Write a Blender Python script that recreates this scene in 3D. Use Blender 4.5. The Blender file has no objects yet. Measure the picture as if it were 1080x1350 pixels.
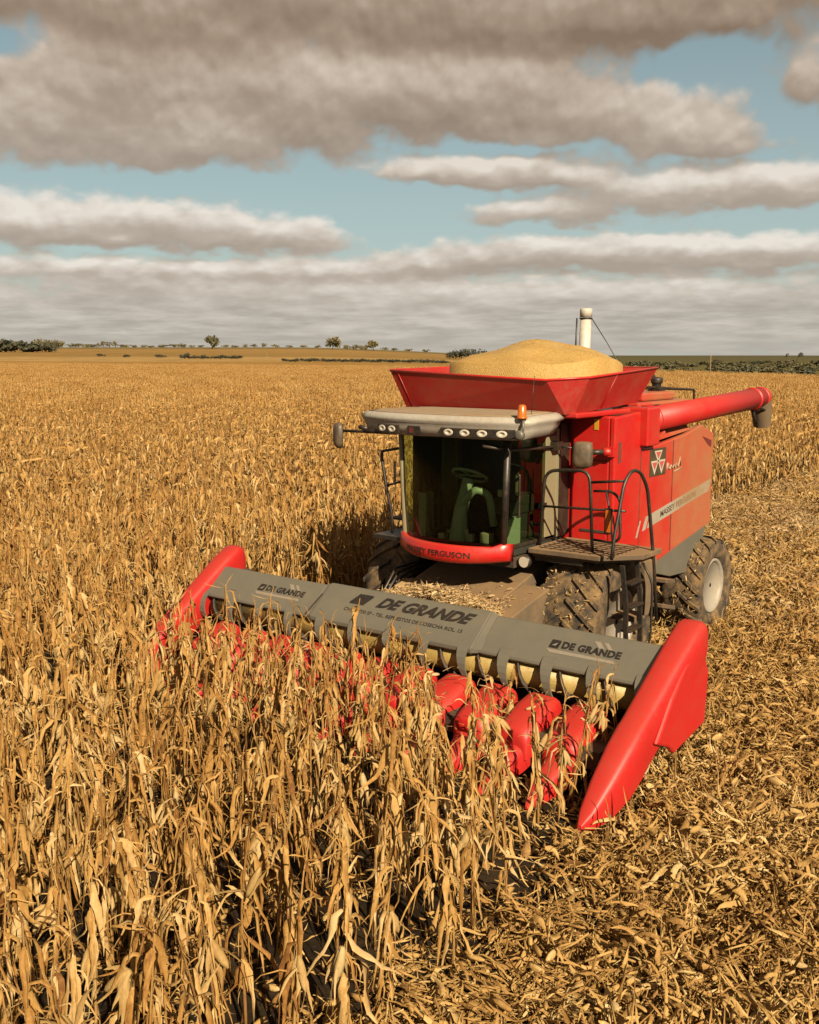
import bpy, bmesh, math, random
import numpy as np
from mathutils import Vector, Matrix
R = math.radians
sc = bpy.context.scene
C = sc.collection

# ------------------------------------------------------------------ camera
# World axes: X = the machine's left, Y = its rear, Z up; origin on the ground below the header's top rail.
CAM = Vector((7.12, -9.26, 4.14))
LOOK = Vector((-0.60286, 0.78332, -0.15156)).normalized()
HEAD = Vector((LOOK.x, LOOK.y, 0)).normalized()      # horizontal heading
SIDE = Vector((HEAD.y, -HEAD.x, 0))                  # to the viewer's right
cam = bpy.data.cameras.new("camera"); cam_o = bpy.data.objects.new("camera", cam); C.objects.link(cam_o)
cam_o.location = CAM; cam_o.rotation_euler = LOOK.to_track_quat('-Z', 'Y').to_euler()
cam.sensor_fit = 'HORIZONTAL'; cam.sensor_width = 36; cam.lens = 45.0
cam.clip_start = 0.1; cam.clip_end = 9000
sc.camera = cam_o

# ------------------------------------------------------------------ sun, sky, exposure
SUN = Vector((0.68, -0.42, 0.51)).normalized()
sl = bpy.data.lights.new("sun", 'SUN'); sl.energy = 5.0; sl.angle = R(0.5); sl.color = (1.0, 0.845, 0.60)
so = bpy.data.objects.new("sun", sl); C.objects.link(so); so.rotation_euler = SUN.to_track_quat('Z', 'Y').to_euler()
so.location = (20, -12, 30)
sc.view_settings.view_transform = 'Standard'; sc.view_settings.look = 'None'
sc.view_settings.exposure = 1.17          # field albedos are kept low, the picture is exposed for them; sc.view_settings.gamma = 1.0; sc.view_settings.use_curve_mapping = False
SKYGAIN = 0.515
sc.cycles.max_bounces = 6; sc.cycles.transparent_max_bounces = 16


class NT:
    """small helper to write node trees"""
    def __init__(s, nt): s.nt = nt; s.N = nt.nodes; s.L = nt.links
    def node(s, t, **kw):
        n = s.N.new(t)
        for k, v in kw.items(): setattr(n, k, v)
        return n
    def put(s, sock, v):
        if isinstance(v, bpy.types.NodeSocket): s.L.new(v, sock)
        elif v is not None:
            if sock.type == 'RGBA' and len(v) == 3: v = (*v, 1)
            sock.default_value = v
    def math(s, op, a, b=None, c=None, clamp=False):
        n = s.node('ShaderNodeMath', operation=op, use_clamp=clamp)
        for i, v in enumerate((a, b, c)):
            if v is not None: s.put(n.inputs[i], v)
        return n.outputs[0]
    def vmath(s, op, a, b=None, out=0):
        n = s.node('ShaderNodeVectorMath', operation=op)
        s.put(n.inputs[0], a)
        if b is not None: s.put(n.inputs[1], b)
        return n.outputs[out]
    def mix(s, f, a, b, blend='MIX'):
        n = s.node('ShaderNodeMix', data_type='RGBA', blend_type=blend)
        s.put(n.inputs[0], f); s.put(n.inputs[6], a); s.put(n.inputs[7], b)
        return n.outputs[2]
    def ramp(s, f, stops, interp='LINEAR'):
        n = s.node('ShaderNodeValToRGB'); cr = n.color_ramp; cr.interpolation = interp
        while len(cr.elements) < len(stops): cr.elements.new(0.5)
        for e, (p, col) in zip(cr.elements, stops):
            e.position = p; e.color = (*col, 1) if len(col) == 3 else col
        s.put(n.inputs[0], f); return n.outputs[0]
    def smooth(s, v, a, b, lo=0.0, hi=1.0):
        n = s.node('ShaderNodeMapRange', interpolation_type='SMOOTHSTEP')
        s.put(n.inputs[0], v); n.inputs[1].default_value = a; n.inputs[2].default_value = b
        n.inputs[3].default_value = lo; n.inputs[4].default_value = hi
        return n.outputs[0]
    def noise(s, vec, scale, detail=4, rough=0.55, dist=0.0, out=0, dim='3D'):
        n = s.node('ShaderNodeTexNoise', noise_dimensions=dim)
        s.put(n.inputs['Vector'], vec)
        n.inputs['Scale'].default_value = scale; n.inputs['Detail'].default_value = detail
        n.inputs['Roughness'].default_value = rough; n.inputs['Distortion'].default_value = dist
        return n.outputs[out]
    def combine(s, x, y, z):
        n = s.node('ShaderNodeCombineXYZ')
        for i, v in enumerate((x, y, z)): s.put(n.inputs[i], v)
        return n.outputs[0]
    def sep(s, v):
        n = s.node('ShaderNodeSeparateXYZ'); s.put(n.inputs[0], v); return n.outputs


# azimuth (deg right of the heading), elevation (deg), half-widths (deg), weight of each cloud bank / gap
CLOUDS = [
    (-20.5, 6.75, 7.5, 1.15, 1.0), (-12.5, 6.6, 6.5, 1.05, 1.0), (-6.8, 6.3, 4.0, 0.75, 0.75),                        # long bar, left
    (-15.5, 13.2, 7.5, 2.5, 1.0), (-20.5, 11.2, 5, 1.8, 0.9), (-11.0, 11.2, 4.5, 1.8, 0.95), (-4, 13.2, 7, 2.3, 0.95),   # the great bank
    (5, 13.3, 7, 1.8, 1.0), (12.5, 11.6, 6.5, 1.7, 0.95), (16.5, 10.9, 3.5, 1.2, 0.6),
    (-13.0, 16.6, 5.0, 1.6, 0.85), (5, 17.5, 13, 2.2, 1.15), (15, 17.8, 9, 1.9, 1.05), (-20, 17.8, 5.5, 1.7, 1.0), (-5, 18.8, 9, 1.5, 0.9),
    (1.2, 9.55, 3.2, 0.65, 0.95), (4.6, 9.5, 2.6, 0.7, 0.9), (7.8, 9.2, 2.2, 0.6, 0.8),                               # small one in the gap
    (13.5, 8.3, 5.6, 0.85, 1.0), (19.5, 8.6, 5.0, 0.95, 1.0), (6.5, 7.5, 3.6, 0.6, 0.85),
    (9.0, 5.5, 8.0, 0.85, 1.0), (18, 5.2, 7, 0.85, 1.0), (2.0, 5.0, 3.0, 0.7, 0.7), (21.8, 13.2, 1.9, 1.6, 1.0),
    (-17, 4.4, 8, 0.65, 0.7), (-6, 4.5, 6.0, 0.8, 0.85), (-10, 3.2, 13, 0.9, 0.85), (10, 3.0, 14, 1.0, 0.95), (0, 1.2, 40, 1.6, 1.0),
    # gaps of open sky
    (-2.5, 8.7, 5.0, 1.0, -0.45), (-10.5, 9.0, 7.5, 0.55, -0.6), (-1.5, 6.9, 2.6, 1.4, -0.7), (14.6, 14.6, 3.2, 0.9, -0.9), (20.0, 11.6, 2.4, 1.3, -0.8), (-21.2, 14.9, 2.0, 0.6, -0.8),
    (20, 6.95, 4.5, 0.35, -0.5), (4, 8.6, 3.5, 0.35, -0.5), (16, 10.1, 4.5, 0.4, -0.5), (5.5, 10.75, 4.5, 0.35, -0.6), (6, 6.6, 4, 0.25, -0.35), (-13, 5.25, 7, 0.25, -0.35), (-9.4, 17.1, 1.0, 0.5, -0.45),
]


def build_sky():
    w = bpy.data.worlds.new("World"); sc.world = w; w.use_nodes = True
    t = NT(w.node_tree); t.N.clear()
    # density group: (azimuth, elevation, 0) -> density
    g = bpy.data.node_groups.new("cloud_density", 'ShaderNodeTree')
    g.interface.new_socket("P", in_out='INPUT', socket_type='NodeSocketVector')
    g.interface.new_socket("D", in_out='OUTPUT', socket_type='NodeSocketFloat'); g.interface.new_socket("V", in_out='OUTPUT', socket_type='NodeSocketFloat')
    q = NT(g); gi = q.node('NodeGroupInput'); go = q.node('NodeGroupOutput')
    x, y, _ = q.sep(gi.outputs[0])
    # clouds look smaller and flatter towards the horizon
    ly = q.math('MULTIPLY', q.math('LOGARITHM', q.math('ADD', y, 3.0), 2.718), 13.0)
    Pn = q.combine(q.math('MULTIPLY', x, 1.0), q.math('MULTIPLY', ly, 1.35), 3.1)
    big = q.noise(Pn, 0.14, 2, 0.5); mid = q.noise(Pn, 0.34, 3, 0.5); fine = q.noise(Pn, 1.1, 5, 0.55)
    vo = q.node('ShaderNodeTexVoronoi', feature='SMOOTH_F1'); vo.inputs['Scale'].default_value = 0.5; vo.inputs['Smoothness'].default_value = 0.8
    vo2 = q.node('ShaderNodeTexVoronoi', feature='SMOOTH_F1'); vo2.inputs['Scale'].default_value = 1.25; vo2.inputs['Smoothness'].default_value = 0.7
    wv = q.node('ShaderNodeTexNoise'); q.put(wv.inputs['Vector'], Pn); wv.inputs['Scale'].default_value = 0.8; wv.inputs['Detail'].default_value = 2
    Pw = q.vmath('ADD', Pn, q.vmath('SUBTRACT', wv.outputs['Color'], (0.5, 0.5, 0.5)))
    q.put(vo.inputs['Vector'], Pw); q.put(vo2.inputs['Vector'], Pw)
    bil = q.math('MULTIPLY_ADD', q.math('SUBTRACT', 0.5, vo2.outputs['Distance']), 0.55, q.math('SUBTRACT', 0.62, vo.outputs['Distance']))          # rounded heads
    xx = q.math('MULTIPLY_ADD', q.math('SUBTRACT', big, 0.5), 5.0, x)
    yy = q.math('MULTIPLY_ADD', q.math('SUBTRACT', mid, 0.5), 1.3, y)
    tot = None; sv = None; sb = 0.02
    for (a, e, wa, we, k) in CLOUDS:
        u = q.math('MULTIPLY', q.math('SUBTRACT', xx, a), 1 / wa)
        v = q.math('MULTIPLY', q.math('SUBTRACT', yy, e), 1 / we)
        d2 = q.math('MULTIPLY_ADD', u, u, q.math('MULTIPLY', v, v))
        b = q.math('MULTIPLY', q.math('EXPONENT', q.math('MULTIPLY', d2, -1.0)), k)
        tot = b if tot is None else q.math('ADD', tot, b)
        if k > 0:
            b2 = q.math('MULTIPLY', b, b)
            sv = q.math('MULTIPLY', b2, v) if sv is None else q.math('MULTIPLY_ADD', b2, v, sv); sb = q.math('ADD', b2, sb)
    q.L.new(q.math('DIVIDE', sv, sb), go.inputs[1])          # how high within its own bank: sunlit heads, shaded undersides
    tot = q.math('MINIMUM', tot, 1.25)
    far = q.smooth(q.math('ABSOLUTE', x), 26, 40)             # beyond the banks: plain broken cloud
    tot = q.math('ADD', tot, q.math('MULTIPLY', far, 0.55))
    hi = q.smooth(y, 19, 26); tot = q.math('ADD', tot, q.math('MULTIPLY', hi, 0.45))
    for nz, k in ((mid, 0.75), (fine, 0.50)):
        tot = q.math('MULTIPLY_ADD', q.math('SUBTRACT', nz, 0.5), k, tot)
    tot = q.math('MULTIPLY_ADD', bil, 0.62, tot)
    q.L.new(tot, go.inputs[0])

    tc = t.node('ShaderNodeTexCoord'); d = tc.outputs['Generated']
    dn = t.vmath('NORMALIZE', d)
    r = t.vmath('DOT_PRODUCT', dn, tuple(SIDE), out=1); f = t.vmath('DOT_PRODUCT', dn, tuple(HEAD), out=1)
    z = t.sep(dn)[2]
    az = t.math('MULTIPLY', t.math('ARCTAN2', r, f), 57.2958)
    el = t.math('MAXIMUM', t.math('MULTIPLY', t.math('ARCSINE', z), 57.2958), 0.0)

    def dens(dx, dy):
        n = t.node('ShaderNodeGroup'); n.node_tree = g
        t.put(n.inputs[0], t.combine(t.math('ADD', az, dx), t.math('ADD', el, dy), 0.0)); return n.outputs
    D, V = dens(0.0, 0.0); D2 = dens(0.18, 0.55)[0]
    cov = t.smooth(D, 0.12, 0.80)
    s1 = t.math('MULTIPLY', t.math('SUBTRACT', D, D2), 0.48)
    s2 = t.math('MULTIPLY', t.math('MAXIMUM', t.math('MINIMUM', V, 1.1), -1.1), 0.36)
    soft = t.noise(t.combine(t.math('MULTIPLY', az, 0.20), t.math('MULTIPLY', el, 0.42), 5.5), 1.0, 3, 0.5)
    s2 = t.math('MULTIPLY_ADD', t.math('SUBTRACT', soft, 0.5), 0.75, s2)
    shade = t.math('ADD', t.math('ADD', s1, s2), 0.47, clamp=True)
    col_low = t.ramp(shade, [(0.0, (0.41, 0.35, 0.29)), (0.42, (0.50, 0.435, 0.365)), (0.72, (0.65, 0.585, 0.505)), (1.0, (0.82, 0.76, 0.68))])
    col_high = t.ramp(shade, [(0.0, (0.245, 0.175, 0.122)), (0.42, (0.37, 0.282, 0.208)), (0.72, (0.52, 0.42, 0.33)), (1.0, (0.68, 0.58, 0.48))])
    ccol = t.mix(t.smooth(el, 6.5, 16.5), col_low, col_high)
    stv = t.combine(t.math('MULTIPLY', az, 0.30), t.math('MULTIPLY', t.math('LOGARITHM', t.math('ADD', el, 1.6), 2.718), 7.5), 1.7)
    streak = t.smooth(t.noise(stv, 1.0, 5, 0.6), 0.30, 0.74)
    low = t.mix(streak, (0.39, 0.36, 0.315), (0.64, 0.59, 0.52))
    low = t.mix(t.smooth(el, 1.6, 0.0, 0, 0.6), low, (0.50, 0.475, 0.42))
    ccol = t.mix(t.smooth(el, 4.4, 1.8, 0, 0.75), ccol, low)
    sky = t.node('ShaderNodeTexSky', sky_type='NISHITA'); sky.sun_disc = False
    sky.sun_elevation = math.asin(SUN.z); sky.sun_rotation = math.atan2(SUN.x, SUN.y)
    sky.air_density = 1.0; sky.dust_density = 1.5
    s10 = t.mix(1.0, sky.outputs[0], (0.62, 0.86, 0.80), 'MULTIPLY')
    blue = t.mix(0.7, s10, t.ramp(t.math('DIVIDE', el, 20.0), [(0.0, (5.0, 5.0, 4.5)), (0.35, (4.0, 4.55, 4.35)), (0.9, (2.3, 2.95, 2.95))]))
    cl10 = t.vmath('SCALE', ccol); cl10.node.inputs[3].default_value = 8.6
    final = t.mix(cov, blue, cl10)
    bg = t.node('ShaderNodeBackground'); t.put(bg.inputs[0], final); bg.inputs[1].default_value = 0.1 * SKYGAIN
    out = t.node('ShaderNodeOutputWorld'); t.L.new(bg.outputs[0], out.inputs[0])
    w.cycles.sampling_method = 'MANUAL'; w.cycles.sample_map_resolution = 512


build_sky()

# ------------------------------------------------------------------ materials
MATS = {}
K = 0.50                                             # overall albedo scale of paints and straw
def kc(c): return tuple(v * K for v in c)


def mat(name):
    m = bpy.data.materials.new(name); m.use_nodes = True
    t = NT(m.node_tree); b = t.N['Principled BSDF']
    return m, t, b


def paint(name, col, rough=0.35, dust=0.35, dustcol=(0.36, 0.21, 0.09), rear=0.0, metal=0.0, coat=0.0, scale=2.2, up=0.3):
    """paint or plastic with blotchy settled dust (more of it on upward faces and, for the red body, towards the rear)"""
    m, t, b = mat(name); col = kc(col); dustcol = kc(dustcol)
    geo = t.node('ShaderNodeNewGeometry'); pos = geo.outputs['Position']
    n = t.noise(pos, scale, 6, 0.65); n2 = t.noise(pos, scale * 9, 3, 0.6)
    nz = t.sep(geo.outputs['True Normal'])[2]
    f = t.math('ADD', t.math('MULTIPLY', n, 0.9), t.math('MULTIPLY', n2, 0.35))
    f = t.smooth(f, 0.46, 0.92)
    f = t.math('MULTIPLY', f, dust)
    f = t.math('ADD', f, t.math('MULTIPLY', t.smooth(nz, 0.3, 0.95), up * dust * 1.6))
    if rear:
        yy = t.sep(pos)[1]
        f = t.math('ADD', f, t.math('MULTIPLY', t.smooth(t.math('ADD', yy, t.math('MULTIPLY', n, 1.4)), 3.2, 5.9), rear))
        f = t.math('MULTIPLY_ADD', t.smooth(yy, 4.02, 4.05), t.math('MULTIPLY', t.math('ADD', n, 0.15), rear * 0.75), f)   # the rear panel is the dustier one
    f = t.math('MINIMUM', f, 0.85)
    c = t.mix(f, col, dustcol)
    c = t.mix(t.smooth(n2, 0.35, 0.7, 0, 0.10), c, (0.05, 0.03, 0.02))
    t.put(b.inputs['Base Color'], c)
    t.put(b.inputs['Roughness'], t.math('ADD', rough, t.math('MULTIPLY', f, 0.55), clamp=True))
    b.inputs['Metallic'].default_value = metal
    b.inputs['Coat Weight'].default_value = coat
    bp = t.node('ShaderNodeBump'); bp.inputs['Strength'].default_value = 0.06; bp.inputs['Distance'].default_value = 0.02
    t.put(bp.inputs['Height'], n2); t.L.new(bp.outputs[0], b.inputs['Normal'])
    MATS[name] = m
    return m


RED = paint("red_paint", (0.68, 0.010, 0.010), 0.38, 0.15, dustcol=(0.42, 0.20, 0.07), rear=0.42, coat=0.2)
REDP = paint("red_header_plastic", (0.64, 0.012, 0.012), 0.5, 0.10, dustcol=(0.42, 0.19, 0.065), coat=0.0, up=0.5)
REDT = paint("red_tank_paint", (0.50, 0.012, 0.012), 0.42, 0.28)
GREY = paint("grey_hood_paint", (0.165, 0.155, 0.125), 0.45, 0.34, dustcol=(0.25, 0.20, 0.125), up=0.22)
ROOF = paint("pale_grey_roof", (0.56, 0.52, 0.45), 0.5, 0.35, up=0.1)
ROOFTOP = paint("dusty_roof_top", (0.42, 0.33, 0.23), 0.7, 0.6, up=0.3)
BLACK = paint("black_steel", (0.012, 0.011, 0.010), 0.45, 0.16, scale=5)
DARK = paint("dark_chassis", (0.022, 0.018, 0.014), 0.7, 0.3)
TANPL = paint("dusty_platform", (0.10, 0.07, 0.045), 0.8, 0.75, up=0.6)
FEED = paint("dusty_feeder", (0.16, 0.115, 0.07), 0.75, 0.7, up=0.4)
YEL = paint("yellow_auger_paint", (0.52, 0.36, 0.09), 0.5, 0.5, dustcol=(0.10, 0.06, 0.025), up=0.0, scale=6)
FLIGHT = paint("worn_steel", (0.34, 0.31, 0.26), 0.45, 0.4, metal=0.3, up=0.1)
RUB = paint("tyre_rubber", (0.03, 0.025, 0.02), 0.85, 0.95, dustcol=(0.36, 0.22, 0.09), scale=7, up=0.15)
RIM = paint("grey_rim", (0.42, 0.38, 0.32), 0.45, 0.4, up=0.0)
WHITE = paint("white_pipe_paint", (0.72, 0.68, 0.60), 0.45, 0.25)
SILVER = paint("silver_stripe", (0.50, 0.47, 0.41), 0.45, 0.35, rear=0.45, up=0)
INK = paint("black_lettering", (0.010, 0.009, 0.008), 0.5, 0.10, up=0.0)
INKSIDE = paint("dark_lettering", (0.05, 0.04, 0.025), 0.5, 0.3, rear=0.5, up=0)
PALE = paint("pale_lettering", (0.62, 0.55, 0.42), 0.5, 0.5, rear=0.3, up=0)
BADGE = paint("dark_badge", (0.06, 0.042, 0.018), 0.5, 0.3)
BADGEW = paint("badge_white", (0.70, 0.62, 0.52), 0.5, 0.2)
BADGER = paint("badge_red", (0.62, 0.10, 0.09), 0.5, 0.3)
MIRR = paint("mirror_shell", (0.07, 0.055, 0.038), 0.5, 0.55)
AMB = paint("amber_plastic", (0.72, 0.16, 0.01), 0.3, 0.1)
YLAB = paint("yellow_sticker", (0.75, 0.42, 0.02), 0.5, 0.15)
INT = paint("cab_grey_trim", (0.020, 0.024, 0.016), 0.7, 0.05)
COLM = paint("cab_column_plastic", (0.46, 0.56, 0.48), 0.5, 0.1)
SEATM = paint("seat_fabric", (0.02, 0.02, 0.02), 0.9, 0.1)
OLIVE = paint("cab_post", (0.30, 0.26, 0.15), 0.6, 0.3)
SPOUT = paint("rubber_spout", (0.13, 0.10, 0.065), 0.8, 0.5)

m, t, b = mat("lamp_glass")
b.inputs['Base Color'].default_value = (0.36, 0.32, 0.26, 1); b.inputs['Roughness'].default_value = 0.18; b.inputs['Coat Weight'].default_value = 0.8
LAMP = m
m, t, b = mat("mirror_glass")
b.inputs['Base Color'].default_value = (0.6, 0.6, 0.6, 1); b.inputs['Metallic'].default_value = 1; b.inputs['Roughness'].default_value = 0.05
MGL = m
m, t, b = mat("green_tinted_glass"); t.N.remove(b)
tr = t.node('ShaderNodeBsdfTransparent'); tr.inputs[0].default_value = (0.60, 0.70, 0.48, 1)
gl = t.node('ShaderNodeBsdfGlossy'); gl.inputs['Roughness'].default_value = 0.03; gl.inputs[0].default_value = (0.85, 0.92, 0.8, 1)
fr = t.node('ShaderNodeFresnel'); fr.inputs[0].default_value = 1.42
mx = t.node('ShaderNodeMixShader'); t.L.new(fr.outputs[0], mx.inputs[0]); t.L.new(tr.outputs[0], mx.inputs[1]); t.L.new(gl.outputs[0], mx.inputs[2])
t.L.new(mx.outputs[0], t.N['Material Output'].inputs[0])
GLASS = m


def straw(name, stops, translucent=0.16, rough=0.75):
    """dry leaf: every leaf has its own tint (attribute), every plant its own shift, with lengthwise blotches"""
    m, t, b = mat(name); t.N.remove(b)
    at = t.node('ShaderNodeAttribute', attribute_name='tint'); oi = t.node('ShaderNodeObjectInfo')
    geo = t.node('ShaderNodeNewGeometry')
    n = t.noise(geo.outputs['Position'], 9.0, 4, 0.6)
    f = t.math('ADD', t.math('MULTIPLY', at.outputs['Fac'], 0.62), t.math('MULTIPLY', t.math('SUBTRACT', oi.outputs['Random'], 0.25), 0.34))
    f = t.math('ADD', f, t.math('MULTIPLY', t.math('SUBTRACT', n, 0.5), 0.75))
    # veins and weather streaks, drawn out along the hanging leaves
    mp = t.vmath('MULTIPLY', geo.outputs['Position'], (1.0, 1.0, 0.10)); vein = t.noise(mp, 130.0, 3, 0.6)
    blot = t.noise(geo.outputs['Position'], 38.0, 3, 0.65)
    f = t.math('MULTIPLY_ADD', t.math('SUBTRACT', vein, 0.5), 0.75, f)
    f = t.math('MULTIPLY_ADD', t.math('SUBTRACT', blot, 0.5), 0.55, f)
    f = t.math('ADD', f, 0.10, clamp=True)
    c = t.ramp(f, [(p_, kc(c_)) for p_, c_ in stops])
    bp = t.node('ShaderNodeBump'); bp.inputs['Strength'].default_value = 0.5; bp.inputs['Distance'].default_value = 0.004
    t.put(bp.inputs['Height'], vein)
    d = t.node('ShaderNodeBsdfPrincipled'); t.put(d.inputs['Base Color'], c); d.inputs['Roughness'].default_value = rough; t.L.new(bp.outputs[0], d.inputs['Normal'])
    d.inputs['Specular IOR Level'].default_value = 0.25
    tl = t.node('ShaderNodeBsdfTranslucent'); t.put(tl.inputs[0], c)
    mx = t.node('ShaderNodeMixShader'); mx.inputs[0].default_value = translucent
    t.L.new(d.outputs[0], mx.inputs[1]); t.L.new(tl.outputs[0], mx.inputs[2])
    t.L.new(mx.outputs[0], t.N['Material Output'].inputs[0])
    return m


LEAF = straw("dry_corn_leaf", [(0.0, (0.24, 0.10, 0.022)), (0.3, (0.47, 0.235, 0.058)), (0.6, (0.645, 0.375, 0.112)), (1.0, (0.86, 0.61, 0.30))])
STALK = straw("dry_corn_stalk", [(0.0, (0.20, 0.09, 0.025)), (0.5, (0.40, 0.21, 0.06)), (1.0, (0.58, 0.36, 0.13))], 0.0)
HUSK = straw("dry_husk", [(0.0, (0.42, 0.24, 0.075)), (0.5, (0.62, 0.41, 0.16)), (1.0, (0.76, 0.57, 0.29))], 0.12)
LITTER = straw("corn_litter", [(0.0, (0.22, 0.11, 0.03)), (0.35, (0.46, 0.25, 0.072)), (0.7, (0.65, 0.405, 0.135)), (1.0, (0.86, 0.64, 0.32))], 0.10)
TRASH = straw("corn_trash", [(0.0, (0.30, 0.16, 0.055)), (0.4, (0.50, 0.30, 0.115)), (1.0, (0.78, 0.58, 0.32))], 0.08)


def foliage(name, dark, light, brown=None):
    m, t, b = mat(name)
    at = t.node('ShaderNodeAttribute', attribute_name='tint')
    geo = t.node('ShaderNodeNewGeometry'); n = t.noise(geo.outputs['Position'], 0.5, 3)
    f = t.math('ADD', t.math('MULTIPLY', at.outputs['Fac'], 0.8), t.math('SUBTRACT', n, 0.45), clamp=True)
    t.put(b.inputs['Base Color'], t.mix(f, kc(dark), kc(light))); b.inputs['Roughness'].default_value = 0.8
    return m


FOL_DARK = foliage("dark_hedge_leaves", (0.040, 0.042, 0.022), (0.105, 0.100, 0.045))  # leaf tones paled to stand in for distance haze
FOL_MID = foliage("olive_tree_leaves", (0.085, 0.08, 0.032), (0.20, 0.17, 0.07))
FOL_PALE = foliage("yellowing_tree_leaves", (0.13, 0.11, 0.035), (0.27, 0.22, 0.08))
BARK = paint("tree_bark", (0.09, 0.06, 0.04), 0.9, 0.2)

# ------------------------------------------------------------------ mesh helpers


class MB:
    """collects shapes, linked at the end as one mesh object"""
    def __init__(s): s.v = []; s.f = []; s.sm = []; s.tint = []; s.mi = []; s.cur = 0; s.ct = 0.5
    def add(s, verts, faces, smooth=False, tint=None, mi=0):
        o = len(s.v); s.v.extend([tuple(p) for p in verts])
        s.f.extend([tuple(i + o for i in f) for f in faces])
        s.sm.extend([smooth] * len(faces)); s.mi.extend([mi] * len(faces))
        s.tint.extend([s.ct if tint is None else tint] * len(verts))
        return s
    def mesh(s, name, mats, usetint=False):
        me = bpy.data.meshes.new(name)
        me.from_pydata(s.v, [], s.f); me.update()
        for mm in (mats if isinstance(mats, (list, tuple)) else [mats]): me.materials.append(mm)
        me.polygons.foreach_set('use_smooth', s.sm); me.polygons.foreach_set('material_index', s.mi)
        if usetint:
            a = me.attributes.new('tint', 'FLOAT', 'POINT'); a.data.foreach_set('value', s.tint)
        me.update(); return me
    def obj(s, name, mats, parent=None, bevel=0.0, usetint=False, loc=None):
        o = bpy.data.objects.new(name, s.mesh(name, mats, usetint)); C.objects.link(o)
        if parent: o.parent = parent
        if loc: o.location = loc
        if bevel:
            bv = o.modifiers.new('edges', 'BEVEL'); bv.width = bevel; bv.segments = 2; bv.limit_method = 'ANGLE'
            bv.angle_limit = R(35); bv.harden_normals = False
        return o
    # shapes
    def box(s, x0, x1, y0, y1, z0, z1, mi=0):
        v = [(x, y, z) for z in (z0, z1) for y in (y0, y1) for x in (x0, x1)]
        return s.add(v, [(0, 2, 3, 1), (4, 5, 7, 6), (0, 1, 5, 4), (2, 6, 7, 3), (0, 4, 6, 2), (1, 3, 7, 5)], mi=mi)
    def hexa(s, lo, hi, mi=0):
        """two quads (4 points each, same winding, seen from above counter-clockwise), lo below hi"""
        v = list(lo) + list(hi)
        f = [(3, 2, 1, 0), (4, 5, 6, 7)] + [(i, (i + 1) % 4, 4 + (i + 1) % 4, 4 + i) for i in range(4)]
        return s.add(v, f, mi=mi)
    def prism(s, poly, axis, a, b, smooth=False, mi=0):
        """poly: 2-D points; axis 'x': (y,z), 'y': (x,z), 'z': (x,y)"""
        def P(p, w):
            return (w, p[0], p[1]) if axis == 'x' else (p[0], w, p[1]) if axis == 'y' else (p[0], p[1], w)
        n = len(poly); v = [P(p, a) for p in poly] + [P(p, b) for p in poly]
        return s.add(v, [tuple(range(n))[::-1], tuple(range(n, 2 * n))] + [(i, (i + 1) % n, n + (i + 1) % n, n + i) for i in range(n)], smooth, mi=mi)
    def loft(s, rings, cap=True, closed=True, smooth=True, tint=None, mi=0):
        n = len(rings[0]); v = [p for r in rings for p in r]; f = []
        for k in range(len(rings) - 1):
            for i in range(n if closed else n - 1):
                j = (i + 1) % n
                f.append((k * n + i, k * n + j, (k + 1) * n + j, (k + 1) * n + i))
        if cap and closed:
            f.append(tuple(range(n))[::-1]); f.append(tuple(range((len(rings) - 1) * n, len(rings) * n)))
        return s.add(v, f, smooth, tint, mi)
    def tube(s, pts, r, n=8, tint=None, cap=True, mi=0):
        pts = [Vector(p) for p in pts]; rings = []
        rr = r if isinstance(r, (list, tuple)) else [r] * len(pts)
        up = None
        for i, p in enumerate(pts):
            a = pts[max(i - 1, 0)]; b_ = pts[min(i + 1, len(pts) - 1)]
            d = (b_ - a).normalized()
            if up is None:
                up = Vector((0, 0, 1)) if abs(d.z) < 0.9 else Vector((1, 0, 0))
            x = d.cross(up)
            if x.length < 1e-4: x = d.orthogonal()
            x.normalize(); y = x.cross(d).normalized(); up = y
            rings.append([p + (x * math.cos(2 * math.pi * k / n) + y * math.sin(2 * math.pi * k / n)) * rr[i] for k in range(n)])
        return s.loft(rings, cap, True, True, tint, mi)
    def lathe(s, prof, center, axis=(1, 0, 0), n=32, smooth=True, mi=0, cap=True):
        """prof: (along axis, radius)"""
        ax = Vector(axis).normalized(); x = ax.orthogonal().normalized(); y = ax.cross(x); c = Vector(center)
        rings = [[c + ax * h + (x * math.cos(2 * math.pi * k / n) + y * math.sin(2 * math.pi * k / n)) * rad for k in range(n)] for h, rad in prof]
        return s.loft(rings, cap, True, smooth, mi=mi)
    def disc(s, center, nrm, rad, n=20, mi=0):
        ax = Vector(nrm).normalized(); x = ax.orthogonal().normalized(); y = ax.cross(x); c = Vector(center)
        return s.add([c + (x * math.cos(2 * math.pi * k / n) + y * math.sin(2 * math.pi * k / n)) * rad for k in range(n)], [tuple(range(n))], mi=mi)


def rounded(pts, r, k=4):
    """polyline with its inner corners rounded"""
    pts = [Vector(p) for p in pts]; out = [pts[0]]
    for a, p, b_ in zip(pts, pts[1:], pts[2:]):
        da = (a - p); db = (b_ - p); ra = min(r, da.length * 0.45, db.length * 0.45)
        p0 = p + da.normalized() * ra; p1 = p + db.normalized() * ra
        for i in range(k + 1):
            u = i / k; out.append(p0 * (1 - u) ** 2 + p * 2 * u * (1 - u) + p1 * u * u)
    out.append(pts[-1]); return out


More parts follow.
